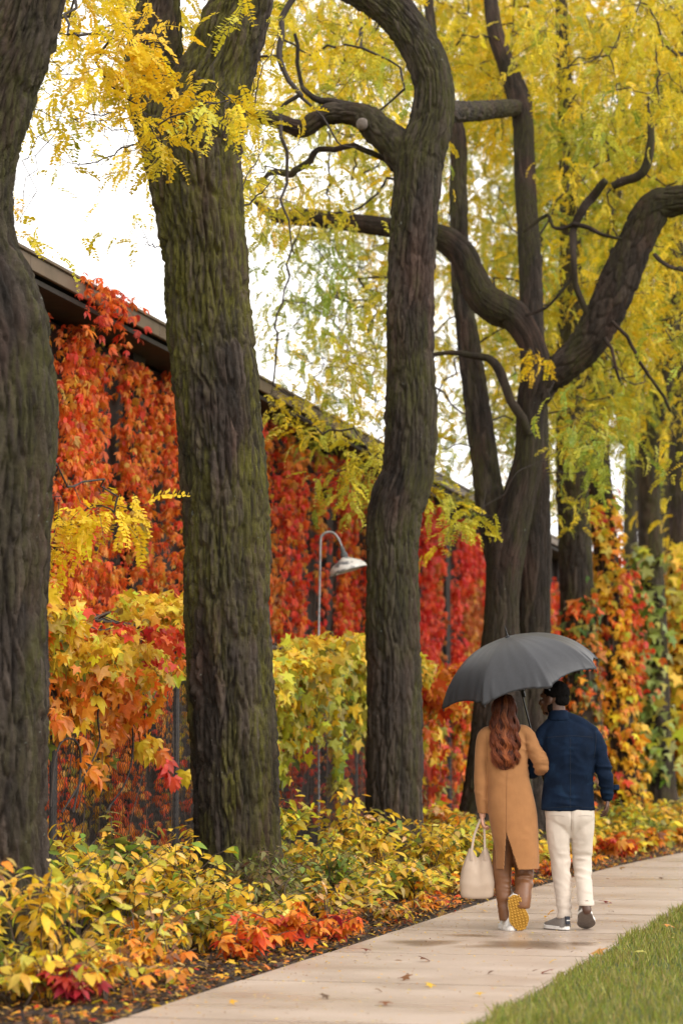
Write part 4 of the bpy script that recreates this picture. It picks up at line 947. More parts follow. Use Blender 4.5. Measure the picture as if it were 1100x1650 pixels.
for (X, Y, h, sp_, ns, pal, size, lab, kind, nl) in FAR: shrub(X, Y, h, sp_, ns, pal, size, lab, kind, nl, 30, 'shrub' if kind == 'oval' else 'ground_creeper', 'shrub' if kind == 'oval' else 'creeper', 'plants beside the far walk')
# low undergrowth that closes the gaps between the shrubs
def fill():
    Ps, Rs, Cs = [], [], []; stems = MB()
    for k in range(330):
        Y = 10.5 + 38 * random.random() ** 1.2; X = random.uniform(-6.4, -4.42); h = random.uniform(.25, .52) * (1.25 if X < -5.2 else .85)
        pal = random.choices(('yel', 'yg', 'grn', 'mix', 'pale', 'dull'), (6, 3.2, 1.5, 2.2, 1.8, .7))[0]
        st, P, R = stems_and_leaves(X + float(path_x(Y)), Y, h, .38, 9, PAL[pal], .10 if Y < 26 else .14, 'oval', 8)
        for q in st: stems.tube(q, np.linspace(.005, .002, len(q)), 3, False)
        Ps.append(P); Rs.append(R); Cs.append(palette(len(P), PAL[pal]))
    P, R, C = np.vstack(Ps), np.vstack(Rs), np.vstack(Cs)
    o = link('undergrowth', leaf_mass(OV, P, R, C, RNG.integers(0, 3, len(P))), None, LEAFN)
    tag(o, 'low yellow and green undergrowth filling the bed under the trees', 'undergrowth', kind='stuff')
    s_ = stems.build('undergrowth_stems', STEM, None); s_['kind'] = 'stuff'; tag(s_, 'thin brown stems of the low undergrowth in the bed', 'stems')
fill()

# ---- leaf litter on the mulch, wood chips, and leaves fallen on the walk and lawn
def litter():
    n = 9000; Y = 9.5 + 28 * RNG.random(n) ** 1.5; X = XL - .015 - 1.5 * RNG.random(n) ** 1.3; X = X + path_x(Y)
    P = np.stack([X, Y, RNG.uniform(.0, .035, n)], 1)
    R = rotmat(RNG.uniform(0, 6.28, n), RNG.normal(0, .22, n), RNG.normal(0, .35, n), RNG.uniform(.018, .06, n))
    C = palette(n, [(ORA, 3), ((.62, .36, .08), 3), (BRO, 4), (YEL, 2), (RED, 1), ((.09, .05, .025), 4)])
    o = link('leaf_litter', leaf_mass(OV + [GRAPE[0]], P, R, C, RNG.integers(0, 4, n)), None, LEAFN); tag(o, 'brown and orange leaf litter on the dark mulch', 'leaf litter', kind='stuff')
    n = 7000; Y = 9.5 + 20 * RNG.random(n) ** 1.4; X = XL - .01 - .9 * RNG.random(n) + path_x(Y)
    chip = Leaf('wood_chip', [(-.1, 0, 0), (.1, 0, .02), (.13, .9, .03), (-.06, 1, 0), (0, .5, .12)], [(0, 1, 4), (1, 2, 4), (2, 3, 4), (3, 0, 4)], [0, 0, 0, 0, 0])
    P = np.stack([X, Y, RNG.uniform(-.005, .025, n)], 1); R = rotmat(RNG.uniform(0, 6.28, n), RNG.normal(0, .3, n), RNG.normal(0, .6, n), RNG.uniform(.02, .065, n))
    o = link('mulch_chips', leaf_mass([chip], P, R, palette(n, [((.035, .02, .013), 4), ((.07, .04, .022), 3), ((.12, .075, .04), 1)]), np.zeros(n, int)), None, LEAFN); tag(o, 'dark shredded bark mulch along the walk edge', 'mulch', kind='stuff')
    n = 3200; Y = 9.5 + 24 * RNG.random(n) ** 1.3; X = XL + (XR - XL) * RNG.random(n) ** 1.7 + path_x(Y)
    lw_ = RNG.random(n) < .12; X = np.where(lw_, XR + .1 + 2.0 * RNG.random(n) + path_x(Y), X); P = np.stack([X, Y, np.where(lw_, .045, .004)], 1); R = rotmat(RNG.uniform(0, 6.28, n), RNG.normal(0, .06, n), RNG.normal(0, .1, n), RNG.uniform(.008, .024, n))
    o = link('fallen_leaflets', leaf_mass(OV, P, R, palette(n, [(YEL, 3), ((.62, .40, .12), 3), (BRO, 2)]), RNG.integers(0, 3, n)), None, LEAFN); tag(o, 'tiny yellow leaflets strewn over the concrete walk', 'leaflets', kind='stuff')
litter()
def fallen(x, y, size, col, k, lawn=False):
    p = ground(x, y); o = bpy.data.objects.new('fallen_leaf', (OV + GRAPE)[k % 6].me); COL.objects.link(o)
    R = rotmat(np.array([random.uniform(0, 6.28)]), np.array([random.gauss(.05, .1)]), np.array([random.gauss(0, .3)]), np.array([size]))[0]
    m4 = np.eye(4); m4[:3, :3] = R; m4[:3, 3] = (p[0], p[1], .02 if not lawn else .05); o.matrix_world = Matrix(m4.tolist()); o.color = (*palette(1, [(col, 1)])[0], 1)
    return o
for i in range(46):
    x, y = random.uniform(230, 1090), random.uniform(1385, 1640); g = ground(x, y); px_ = float(path_x(g[1]))
    if not (XL + .05 + px_ < g[0] < XR - .05 + px_): continue
    c_, w_l = random.choice(((BRO, 'dull brown'), ((.20, .06, .03), 'dark russet'), ((.6, .3, .06), 'tan'), ((.13, .07, .04), 'blackened'), (YEL, 'yellow'))); tag(fallen(x, y, random.uniform(.04, .07), c_, i), 'small ' + w_l + ' dry leaf lying flat on the concrete walk', 'leaf', w_l + ' fallen leaves on the walk')
for x, y, s_, c, lab in ((977,1396+60,.10,(.20,.05,.03),'curled dark red leaf on the walk right of the man'), (70,1565,.06,BRO,None), (958,1537,.10,(.62,.30,.08),'orange leaf at the lawn edge beside the puddle'), (1070,1500,.07,(.75,.28,.05),'orange leaf resting on the grass at the right'), (885,1568,.07,(.22,.05,.03),'dark red leaf lying where lawn meets walk'), (457,1557,.09,(.10,.06,.05),'blackish leaf on the walk near the scarlet creeper'), (1025,1545,.06,PALE,'pale leaf lying in the grass')):
    if lab: tag(fallen(x, y, s_, c, 4, x > 1000), lab, 'leaf', 'fallen leaves picked out by colour')
# ================================================================== the couple under the umbrella
ZPX = 2.619; GZ = 1358.0                                            # scale of the close-up the figures were measured on
def root_at(zx): g = ground(680 + zx / ZPX, 980 + GZ / ZPX); return g
gm, gw = root_at(625), root_at(360)
MPX = FPX / depth(gm) * ZPX                                          # close-up pixels per metre
def ell_loft(secs, n=28, p=2.3, per=5):
    """Closed stack of horizontal superellipses: rows of z, cx, cy, rx, ry."""
    Q = catmull(np.asarray(secs, float), per=per); th = np.arange(n) * 2 * math.pi / n
    c, s = np.cos(th), np.sin(th); cx = np.sign(c) * np.abs(c) ** (2 / p); sx = np.sign(s) * np.abs(s) ** (2 / p)
    V = np.stack([Q[:, 1:2] + Q[:, 3:4] * cx, Q[:, 2:3] + Q[:, 4:5] * sx, np.repeat(Q[:, :1], n, 1)], -1).reshape(-1, 3); m = len(Q)
    Fc = [(j*n+i, j*n+(i+1) % n, (j+1)*n+(i+1) % n, (j+1)*n+i) for j in range(m-1) for i in range(n)]
    Fc += [tuple(range(n))[::-1], tuple((m-1)*n+i for i in range(n))]; return V, Fc
def rod(rows, n=14, per=6, cap=True):
    """Closed tapered limb: rows of x, y, z, r with rounded ends."""
    Q = catmull(np.asarray(rows, float), per=per)
    if cap:
        a, b = Q[0], Q[-1]; ta = a[:3] - Q[1][:3]; ta /= np.linalg.norm(ta) + 1e-9; tb = b[:3] - Q[-2][:3]; tb /= np.linalg.norm(tb) + 1e-9
        A = [[*(a[:3] + ta * a[3] * k), a[3] * math.sqrt(max(0, 1 - k * k)) + 1e-4] for k in (.95, .75, .4)]; B = [[*(b[:3] + tb * b[3] * k), b[3] * math.sqrt(max(0, 1 - k * k)) + 1e-4] for k in (.4, .75, .95)]
        Q = np.vstack([A, Q, B])
    V, Fq, _ = tube_arrays(Q[:, :3], Q[:, 3], n); m = len(Q)
    return V, [tuple(q) for q in Fq.tolist()] + [tuple(range(n))[::-1], tuple((m-1)*n+i for i in range(n))]
def ball(c, r, rot=0, n=16):
    V = []; Fc = []
    for j in range(n + 1):
        a = math.pi * j / n
        for i in range(n): b = 2 * math.pi * i / n; V.append((r[0] * math.sin(a) * math.cos(b), r[1] * math.sin(a) * math.sin(b), r[2] * math.cos(a)))
    Fc = [(j*n+i, (j+1)*n+i, (j+1)*n+(i+1) % n, j*n+(i+1) % n) for j in range(n) for i in range(n)]
    V = np.array(V); c_, s_ = math.cos(rot), math.sin(rot); V = np.stack([V[:, 0]*c_ - V[:, 1]*s_, V[:, 0]*s_ + V[:, 1]*c_, V[:, 2]], 1) + np.array(c); return V, Fc
def solid(name, parts, parent, material, voxel=.008, smooth=6, disp=None, carve=None, thick=0, finish=None):
    """Fuse overlapping closed pieces into one continuous skin, then press folds into it."""
    V, Fc = [], []
    for v, f in parts: n = len(V); V += [tuple(x) for x in np.asarray(v).tolist()]; Fc += [tuple(i + n for i in q) for q in f]
    me = bpy.data.meshes.new(name); me.from_pydata(V, [], Fc); me.update()
    bm = bmesh.new(); bm.from_mesh(me); bmesh.ops.remove_doubles(bm, verts=bm.verts, dist=1e-5); bmesh.ops.recalc_face_normals(bm, faces=bm.faces); bm.to_mesh(me); bm.free()
    tmp = bpy.data.objects.new('tmp', me); COL.objects.link(tmp)
    r = tmp.modifiers.new('r', 'REMESH'); r.mode = 'VOXEL'; r.voxel_size = voxel; r.use_smooth_shade = True
    if smooth: s = tmp.modifiers.new('s', 'SMOOTH'); s.factor = .5; s.iterations = smooth
    dg = bpy.context.evaluated_depsgraph_get(); out = bpy.data.meshes.new_from_object(tmp.evaluated_get(dg)); bpy.data.objects.remove(tmp); out.name = name
    co = np.zeros(len(out.vertices) * 3); out.vertices.foreach_get('co', co); co = co.reshape(-1, 3)
    if disp is not None:
        no = np.zeros(len(co) * 3); out.vertices.foreach_get('normal', no); no = no.reshape(-1, 3); co = co + no * disp(co)[:, None]
    if finish is not None: co = finish(co)
    out.vertices.foreach_set('co', co.ravel()); out.update()
    if carve is not None:
        bm = bmesh.new(); bm.from_mesh(out); bmesh.ops.delete(bm, geom=[f for f in bm.faces if carve(f.calc_center_median())], context='FACES'); bm.to_mesh(out); bm.free()
    for p in out.polygons: p.use_smooth = True
    o = link(name, out, parent, material)
    if thick: s = o.modifiers.new('thickness', 'SOLIDIFY'); s.thickness = thick; s.offset = -1
    return o
def plain(name, parts, parent, material, smooth=True):
    V, Fc = [], []
    for v, f in parts: n = len(V); V += [tuple(x) for x in np.asarray(v).tolist()]; Fc += [tuple(i + n for i in q) for q in f]
    me = bpy.data.meshes.new(name); me.from_pydata(V, [], Fc); me.update()
    if smooth:
        for p in me.polygons: p.use_smooth = True
    return link(name, me, parent, material)
def hand(wrist, along, out, curl, side=1, spread=.10, scale=1.0):
    """Palm, four unequal bent fingers and a thumb. along: wrist to knuckles; out: back of the hand."""
    w_ = np.array(wrist, float); a = np.array(along, float); a /= np.linalg.norm(a); o = np.array(out, float); o -= a * (o @ a); o /= np.linalg.norm(o)
    s = np.cross(a, o) * side; P = []                                # s points to the thumb side
    for k, (ln, off) in enumerate(((.070, .030), (.078, .010), (.072, -.011), (.056, -.030))):
        kn = w_ + (a * (.085 - .006 * abs(k - 1)) + s * off * 1.0) * scale
        P.append(rod([(*w_ + s * off * .45 * scale, .013 * scale), (*((w_ + kn) / 2 + o * .003), .0135 * scale), (*kn, .0115 * scale)], 10, 4))
        q = kn; d = a + s * spread * (1.2 - k * .8) * .6; row = [(*q, .0105 * scale)]; ang = 0
        for j, fr in enumerate((.46, .31, .23)):
            ang += curl * (.6, 1.0, .7)[j]; dd = d * math.cos(ang) - o * math.sin(ang); q = q + dd / np.linalg.norm(dd) * ln * fr * scale; row.append((*q, (.0095, .0086, .0074)[j] * scale))
        P.append(rod(row, 10, 4))
    t0 = w_ + (a * .025 + s * .022) * scale; t1 = t0 + (a * .030 + s * .024 - o * .008) * scale; t2 = t1 + (a * .030 + s * .004 - o * .012 * (1 + curl)) * scale
    P.append(rod([(*(w_ + s * .008), .014 * scale), (*t0, .0135 * scale), (*t1, .0115 * scale), (*t2, .009 * scale)], 10, 4)); return P
def head(c, yaw, sc=1.0, neck_to=None, beard=0.0):
    """Skull, jaw, nose, brow, lips, ears and neck; the face looks along yaw (0 = away from the viewer, positive to the right)."""
    fx, fy = math.sin(yaw), math.cos(yaw); c = np.array(c, float)
    def at(r, f, z): return (c[0] + (r * fy + f * fx) * sc, c[1] + (-r * fx + f * fy) * sc, c[2] + z * sc)
    rot = -yaw; P = [ball(at(0, -.012, .035), (.074*sc, .093*sc, .088*sc), rot), ball(at(0, .020, -.030), (.062*sc, .072*sc, .078*sc), rot), ball(at(0, .050, -.078), (.036*sc, .036*sc, .030*sc), rot),
          ball(at(0, .072, .030), (.050*sc, .022*sc, .020*sc), rot), rod([(*at(0, .086, .018), .008*sc), (*at(0, .100, -.006), .011*sc), (*at(0, .108, -.020), .013*sc), (*at(0, .094, -.030), .012*sc)], 10, 4),
          ball(at(0, .088, -.048), (.024*sc, .010*sc, .0075*sc), rot), ball(at(0, .086, -.060), (.021*sc, .010*sc, .008*sc), rot)]
    for s in (-1, 1):
        P += [ball(at(s * .072, -.008, -.004), (.010*sc, .021*sc, .032*sc), rot), ball(at(s * .074, .004, -.026), (.008*sc, .010*sc, .012*sc), rot), ball(at(s * .042, .062, -.014), (.024*sc, .022*sc, .022*sc), rot)]
    if neck_to is not None: P.append(rod([(*at(0, -.022, -.03), .056*sc), (*((np.array(at(0, -.025, -.09)) + np.array(neck_to)) / 2), .052*sc), (*neck_to, .060*sc)], 18))
    return P, at
def cloth(name, col, rough, var, weave, fine, sheen=.3, bmp=.3, mott=None, spec=.25):
    m, t, b, o = nodes(name); v = coords(t)
    c = ramp(t, noise(t, v, 14, 5, .6), [(.3, tuple(x * (1 - var) for x in col)), (.7, tuple(x * (1 + var) for x in col))])
    if mott: c = mixc(t, ramp(t, noise(t, v, 7, 5, .65, .4), [(.50, grey(0)), (.72, grey(.8))]), c, mott)
    L(t, c, b.inputs['Base Color']); b.inputs['Roughness'].default_value = rough; b.inputs['Sheen Weight'].default_value = sheen; b.inputs['Specular IOR Level'].default_value = spec
    bump(t, b, mixc(t, .5, noise(t, v, weave, 3, .7), noise(t, v, fine, 5, .7)), bmp, .004); return m
COAT = cloth('camel_wool', (.33, .150, .056), .9, .08, 260, 60, .10, .5)
SHIRT = cloth('navy_suede', (.0035, .0095, .024), .85, .3, 300, 30, .0, .6, (.011, .028, .058), .12)
CREAM = cloth('cream_cotton', (.57, .485, .405), .75, .05, 300, 40, .15, .3)
SATIN = cloth('brown_satin', (.175, .072, .028), .44, .12, 120, 12, .0, .3, None, .5)
LEATH = cloth('cream_leather', (.46, .35, .26), .48, .05, 160, 30, 0, .2, None, .4)
SKIN_D = simple('dark_skin', (.085, .038, .022), .5, .1, 20, .1, .002)
SKIN_F = simple('fair_skin', (.62, .33, .22), .5, .06, 20, .1, .002)
WHITE = simple('white_leather', (.78, .76, .72), .45, .04, 20, .1, .002)
RUBW = simple('white_rubber', (.74, .72, .68), .6, .05, 30, .1, .002)
GREYSH = simple('grey_knit', (.20, .175, .155), .8, .15, 120, .4, .003)
SOLEG = simple('grey_rubber', (.17, .14, .12), .7, .15, 60, .4, .003)
SOLEY = simple('honey_rubber', (.44, .23, .022), .55, .1, 40, .2, .002)
NAVY = simple('navy_tab', (.012, .016, .03), .5, .1, 40, .1)
BLACKHAIR = simple('black_hair', (.006, .005, .0045), .9, .4, 160, 1.0, .006, 0, .08)
def folds(masks, base=.0015):
    """masks: (centre, radius, amplitude, stretch): creases gathered round a joint; plus faint overall drape."""
    def f(co):
        d = base * vnoise(co * np.array([9, 9, 5]), 3) * 1.5
        for k, (c, r, a, st) in enumerate(masks):
            w_ = np.exp(-(((co - np.array(c)) / np.array(r)) ** 2).sum(1)); q = co * np.array(st); q[:, 2] += .35 * q[:, 0] + .6 * vnoise(co * 8, 7 + k)
            n_ = vnoise(q, 11 + k); d += a * w_ * ((.42 - np.abs(n_)) * 1.5 if st[2] else 1.0)
        return d
    return f

# ---------------------------------------------------------------- man
man = empty('person', tuple(gm), 'man in a navy suede overshirt and cream trousers, walking away', 'person', 'couple walking under one umbrella', None, YAW)
M_ = man
hp, at = head((-.105, .03, 1.66), math.radians(-54), 1.08, (-.064, .0, 1.46))
rw = (.277, .03, .955); lw = (-.20, .235, 1.205)
UAX = np.array([-.272, -.150, .95]); UAX /= np.linalg.norm(UAX)
GRIP = np.array([-.192, .295, 1.22])
bodyp = hp + hand(rw, (-.02, -.12, -1), (1, -.25, 0), .55, -1) + hand(lw, (.02, .55, .28), (-1, .05, .1), 1.0, 1)
bodyp += [ell_loft([(.80, 0, 0, .14, .09), (1.0, 0, 0, .145, .085), (1.2, 0, 0, .16, .09), (1.38, -.01, 0, .17, .08), (1.46, -.03, 0, .10, .06)]),
          rod([(.16, 0, 1.40, .05), (.22, -.015, 1.22, .040), (.25, -.02, 1.15, .036), (.268, .0, 1.05, .032), (.277, .03, .945, .026)]),
          rod([(-.17, 0, 1.39, .05), (-.245, .02, 1.25, .040), (-.262, .05, 1.15, .036), (-.235, .14, 1.17, .032), (-.198, .245, 1.21, .026)]),
          rod([(-.08, 0, .84, .07), (-.068, .01, .5, .05), (-.048, 0, .12, .036), (-.045, .0, .05, .034)]), rod([(.085, 0, .84, .07), (.093, .05, .48, .05), (.102, -.09, .24, .036), (.106, -.13, .15, .034)])]
body = solid('body', bodyp, M_, SKIN_D, .0055, 3)
for s in (-1, 1): plain('eye', [ball(at(s * .031, .074, .008), (.011, .011, .011))], M_, simple('eye_white', (.7, .68, .64), .2, 0, 5, 0) if s < 0 else bpy.data.materials['eye_white'])
def hairpart():
    P = [ball(at(0, -.020, .048), (.086, .105, .090), math.radians(50)), ball(at(0, -.060, .010), (.070, .054, .076), math.radians(50))]
    fx, fy = math.sin(math.radians(-50)), math.cos(math.radians(-50)); c = np.array((-.105, .03, 1.66))
    def fin(co):
        d = co - c; f = d[:, 0] * fx + d[:, 1] * fy; z = d[:, 2]
        low = (z < -.035); co = co.copy(); co[low, 2] = co[low, 2] * .35 + (c[2] - .035) * .65          # neat nape line
        face = (f > .045) & (z < .085); co[face] -= np.stack([fx * (f - .045) * .9, fy * (f - .045) * .9, 0 * f], 1)[face]; return co
    solid('hair', P, M_, BLACKHAIR, .006, 2, lambda co: .0035 * vnoise(co * 95, 2) + .004 * vnoise(co * 38, 4), None, 0, fin)
hairpart()
solid('beard', [ball(at(0, .030, -.075), (.050, .050, .032), math.radians(50)), ball(at(-.05, .0, -.045), (.014, .030, .045), math.radians(50)), ball(at(.05, .0, -.045), (.014, .030, .045), math.radians(50))], M_, BLACKHAIR, .006, 2, lambda co: .002 * vnoise(co * 110, 2))
torso = ell_loft([(.858, -.012, 0, .196, .122), (.90, -.012, 0, .194, .122), (.98, -.010, 0, .188, .118), (1.08, -.004, 0, .182, .115), (1.18, .0, -.002, .186, .120), (1.28, .002, -.004, .197, .124), (1.37, .0, 0, .203, .120), (1.43, -.006, .0, .192, .104), (1.475, -.022, .004, .150, .086), (1.512, -.045, .006, .106, .072), (1.545, -.058, .008, .076, .064), (1.562, -.064, .010, .066, .058)], 36)
trap = [rod([(-.06, .008, 1.535, .062), (.06, .002, 1.485, .060), (.165, -.002, 1.425, .056)], 16), rod([(-.06, .008, 1.535, .062), (-.12, .002, 1.480, .058), (-.185, 0, 1.42, .054)], 16)]
rs = rod([(.10, 0, 1.42, .055), (.165, 0, 1.400, .066), (.203, -.008, 1.32, .066), (.232, -.018, 1.23, .060), (.248, -.020, 1.15, .056), (.262, -.010, 1.06, .051), (.274, .012, .985, .045), (.277, .022, .962, .043)], 20)
ls = rod([(-.12, 0, 1.44, .055), (-.186, .0, 1.395, .064), (-.236, .015, 1.30, .064), (-.262, .045, 1.18, .058), (-.262, .070, 1.14, .056), (-.243, .14, 1.165, .050), (-.205, .225, 1.20, .042)], 20)
solid('overshirt', [torso, rs, ls] + trap, M_, SHIRT, .0075, 3, folds([((.25, -.03, 1.14), (.12, .12, .16), .022, (7, 7, 22)), ((0, -.10, 1.08), (.17, .1, .22), .013, (5, 5, 15)), ((.10, -.1, 1.34), (.14, .1, .14), .010, (12, 6, 10)), ((-.12, -.1, 1.30), (.12, .1, .16), .010, (12, 6, 9)), ((0, -.1, .91), (.22, .2, .08), .008, (16, 9, 6))], .0022))
col = [(1.510, -.060, .006, .100, .080), (1.535, -.064, .006, .088, .074), (1.560, -.070, .010, .076, .068), (1.580, -.074, .012, .070, .064), (1.586, -.074, .012, .062, .056)]
solid('collar', [ell_loft(col, 28, 2.1)], M_, SHIRT, .006, 2)
def on_surface(o, pts, lift=.001):
    bpy.context.view_layer.update(); out = []
    for x, z in pts:
        hit, loc, no, _ = o.ray_cast(Vector((x, -.6, z)), Vector((0, 1, 0)))
        if hit: out.append(tuple(loc + no * lift))
    return out
def stitch(name, o, pts, parent, material, r=.0018):
    q = on_surface(o, pts)
    if len(q) > 2: plain(name, [rod([(*p, r) for p in q], 6, 2)], parent, material)
SEAM = simple('navy_seam', (.004, .008, .016), .8, .1, 40, 0)
sh_ = [o for o in M_.children if o.name.startswith('overshirt')][0]
stitch('yoke_seam', sh_, [(x, 1.385 + .012 * math.cos(x * 9)) for x in np.linspace(-.17, .165, 18)], M_, SEAM)
stitch('back_seam', sh_, [(.0 - .01 * (1.38 - z), z) for z in np.linspace(1.38, .88, 18)], M_, SEAM, .0014)
stitch('hem_stitch', sh_, [(x, .882 + .006 * math.cos(x * 14)) for x in np.linspace(-.18, .17, 18)], M_, SEAM, .0014)
stitch('armhole_seam', sh_, [(.170 + .02 * math.sin((z - 1.22) * 9), z) for z in np.linspace(1.24, 1.43, 12)], M_, SEAM, .0016)
def surf_line(pts, r=.0022): return rod([(*p, r) for p in pts], 6, 5)
plain('cuff', [ell_loft([(.957, .2775, .024, .0455, .044), (.975, .2755, .020, .0475, .046), (1.012, .270, .008, .0495, .048)], 24, 2.0)], M_, SHIRT)
fl = MB().box((.318, -.02, 1.005), (.362, .012, 1.045)); me = plain('cuff_flap', [(fl.v, fl.f)], M_, SHIRT, False); b_ = me.modifiers.new('b', 'BEVEL'); b_.width = .008; b_.segments = 2
hip = ell_loft([(.66, .004, 0, .060, .030), (.71, .005, 0, .115, .070), (.755, .005, 0, .150, .100), (.80, .003, 0, .176, .116), (.86, -.002, 0, .180, .118), (.93, -.004, 0, .170, .108)], 32)
ll_ = rod([(-.088, 0, .82, .088), (-.086, .0, .72, .087), (-.080, .005, .61, .081), (-.064, .012, .46, .070), (-.056, .004, .30, .061), (-.047, -.005, .17, .055), (-.044, -.008, .085, .054)], 22, cap=False)
rl_ = rod([(.092, 0, .82, .089), (.092, .012, .72, .086), (.091, .035, .60, .077), (.095, .045, .47, .067), (.099, -.02, .33, .059), (.102, -.075, .23, .056), (.103, -.095, .190, .055)], 22, cap=False)
solid('trousers', [hip, ll_, rl_], M_, CREAM, .0075, 3, folds([((.095, -.03, .47), (.12, .15, .15), .012, (14, 8, 26)), ((-.06, -.05, .46), (.12, .15, .18), .009, (14, 8, 18)), ((-.045, 0, .15), (.1, .12, .10), .010, (9, 8, 40)), ((.10, -.08, .24), (.1, .12, .06), .009, (9, 8, 40)), ((0, -.1, .70), (.16, .12, .12), .009, (22, 8, 12)), ((.004, -.12, .76), (.010, .1, .12), -.014, (0, 0, 0))], .002))
plain('trouser_cuff', [ell_loft([(.181, .103, -.098, .0575, .0565), (.192, .103, -.097, .060, .059), (.214, .102, -.087, .0595, .058)], 24, 2.0)], M_, CREAM)
tr_ = [o for o in M_.children if o.name.startswith('trousers')][0]
SEAMC = simple('cream_seam', (.36, .30, .25), .8, .1, 40, 0)
stitch('seat_seam', tr_, [(.004, z) for z in np.linspace(.85, .72, 9)], M_, SEAMC)
stitch('pocket_edge', tr_, [(x, .825 - .010 * abs(x + .10) * 8) for x in np.linspace(-.15, -.05, 8)], M_, SEAMC, .0015)
stitch('pocket_edge', tr_, [(x, .825 - .010 * abs(x - .10) * 8) for x in np.linspace(.055, .155, 8)], M_, SEAMC, .0015)
# ---- shoes
def outline(L_, W_, n=36, grow=0):
    out = []
    for i in range(n):
        t = 2 * math.pi * i / n; y = .5 - .5 * math.cos(t); s = 1 if t < math.pi else -1
        hw = (.40 + .11 * math.sin(math.pi * min(1, y * 1.05)) + .10 * math.exp(-((y - .70) / .2) ** 2) - .05 * math.exp(-((y - .42) / .12) ** 2)) * math.sqrt(max(0, 1 - (2 * y - 1) ** 4)) * W_
        out.append((s * hw + s * grow * (hw > .002), y * L_ + (-grow if y < .02 else grow if y > .98 else 0)))
    return out
def shoe(parent, pos, yaw, pitch, roll, L_=.285, W_=.105, upper=GREYSH, mid=RUBW, sole=SOLEG, tab=NAVY, studs=0, sole_h=.030, high=.078):
    """Heel at the origin, toe along +y; pitched about the toe so that the heel lifts."""
    cy, sy, cp, sp, cr, sr = math.cos(yaw), math.sin(yaw), math.cos(pitch), math.sin(pitch), math.cos(roll), math.sin(roll)
    def T(v):
        v = np.asarray(v, float) - np.array([0, L_ * .9, 0]); v = np.stack([v[:, 0]*cr + v[:, 2]*sr, v[:, 1], -v[:, 0]*sr + v[:, 2]*cr], 1) if False else v
        v = np.stack([v[:, 0], v[:, 1]*cp + v[:, 2]*sp, -v[:, 1]*sp + v[:, 2]*cp], 1)
        v = np.stack([v[:, 0]*cr + v[:, 2]*sr, v[:, 1], -v[:, 0]*sr + v[:, 2]*cr], 1)
        v = np.stack([v[:, 0]*cy + v[:, 1]*sy, -v[:, 0]*sy + v[:, 1]*cy, v[:, 2]], 1); return v
    n = 36
    def slab(z0, z1, g0=0, g1=0):
        a, b = outline(L_, W_, n, g0), outline(L_, W_, n, g1)
        return [(x, y, z0 + .018 * max(0, y / L_ - .75) ** 1 * 2) for x, y in a] + [(x, y, z1 + .018 * max(0, y / L_ - .75) * 2) for x, y in b], [tuple(range(n))[::-1], tuple(n + i for i in range(n))] + [(i, (i+1) % n, n+(i+1) % n, n+i) for i in range(n)]
    allz = T(np.array(slab(0, .01)[0])); off = np.array(pos) - np.array([0, 0, allz[:, 2].min()]); G = lambda v: T(v) + off
    V = []; rows = 16; k = 14
    for i in range(rows + 1):
        t = i / rows; y = t * L_; hw = max(.004, np.interp(t, [0, .04, .2, .45, .7, .9, 1], [.02, .36, .44, .43, .52, .38, .05]) * W_ * .98)
        h = np.interp(t, [0, .05, .22, .40, .62, .85, 1], [.9, 1, .98, .95, .64, .42, .2]) * high
        for j in range(k + 1): a = math.pi * j / k; V.append((hw * math.cos(a) * (1 - .25 * math.sin(a) * (t < .5)), y, sole_h * .8 + h * math.sin(a) ** .75))
    Fc = [(i*(k+1)+j, i*(k+1)+j+1, (i+1)*(k+1)+j+1, (i+1)*(k+1)+j) for i in range(rows) for j in range(k)] + [tuple(range(k + 1)), tuple(rows*(k+1)+j for j in range(k, -1, -1))]
    s = plain('shoe', [(G(V), Fc)], parent, upper)
    v, f = slab(.008, sole_h, .003, .001); plain('midsole', [(G(v), f)], s, mid, False)
    v, f = slab(0, .0085, 0, .0015); plain('outsole', [(G(v), f)], s, sole, False)
    if tab is not None:
        tb = MB().box((-.016, -.006, sole_h + .016), (.016, .014, sole_h + high * .92)); plain('heel_tab', [(G(tb.v), tb.f)], s, tab, False)
        tb = MB().box((-.014, -.008, sole_h + .040), (.014, -.0055, sole_h + .047)); plain('heel_stripe', [(G(tb.v), tb.f)], s, mid, False)
    if studs:
        o_ = outline(L_, W_); P = []
        for a in range(13):
            y = (a + .6) / 13.2 * L_; hw = np.interp(y / L_, [0, .1, .45, .7, .92, 1], [.30, .42, .38, .50, .38, .1]) * W_
            for c in range(5):
                x = (c - 2) / 2.2 * hw * .92; st = MB().lathe([(.0075, .001), (.0068, -.0045), (.004, -.0065), (0, -.0066)], (x, y, .036 * max(0, y / L_ - .75)), (0, 0, 1), 8); P.append((G(st.v), st.f))
        plain('sole_studs', P, s, sole)
    return s
shoe(M_, (-.150, .155, 0), math.radians(-28), 0, 0, .29, .108)
shoe(M_, (.128, .085, 0), math.radians(7), math.radians(31), math.radians(-6), .285, .112)

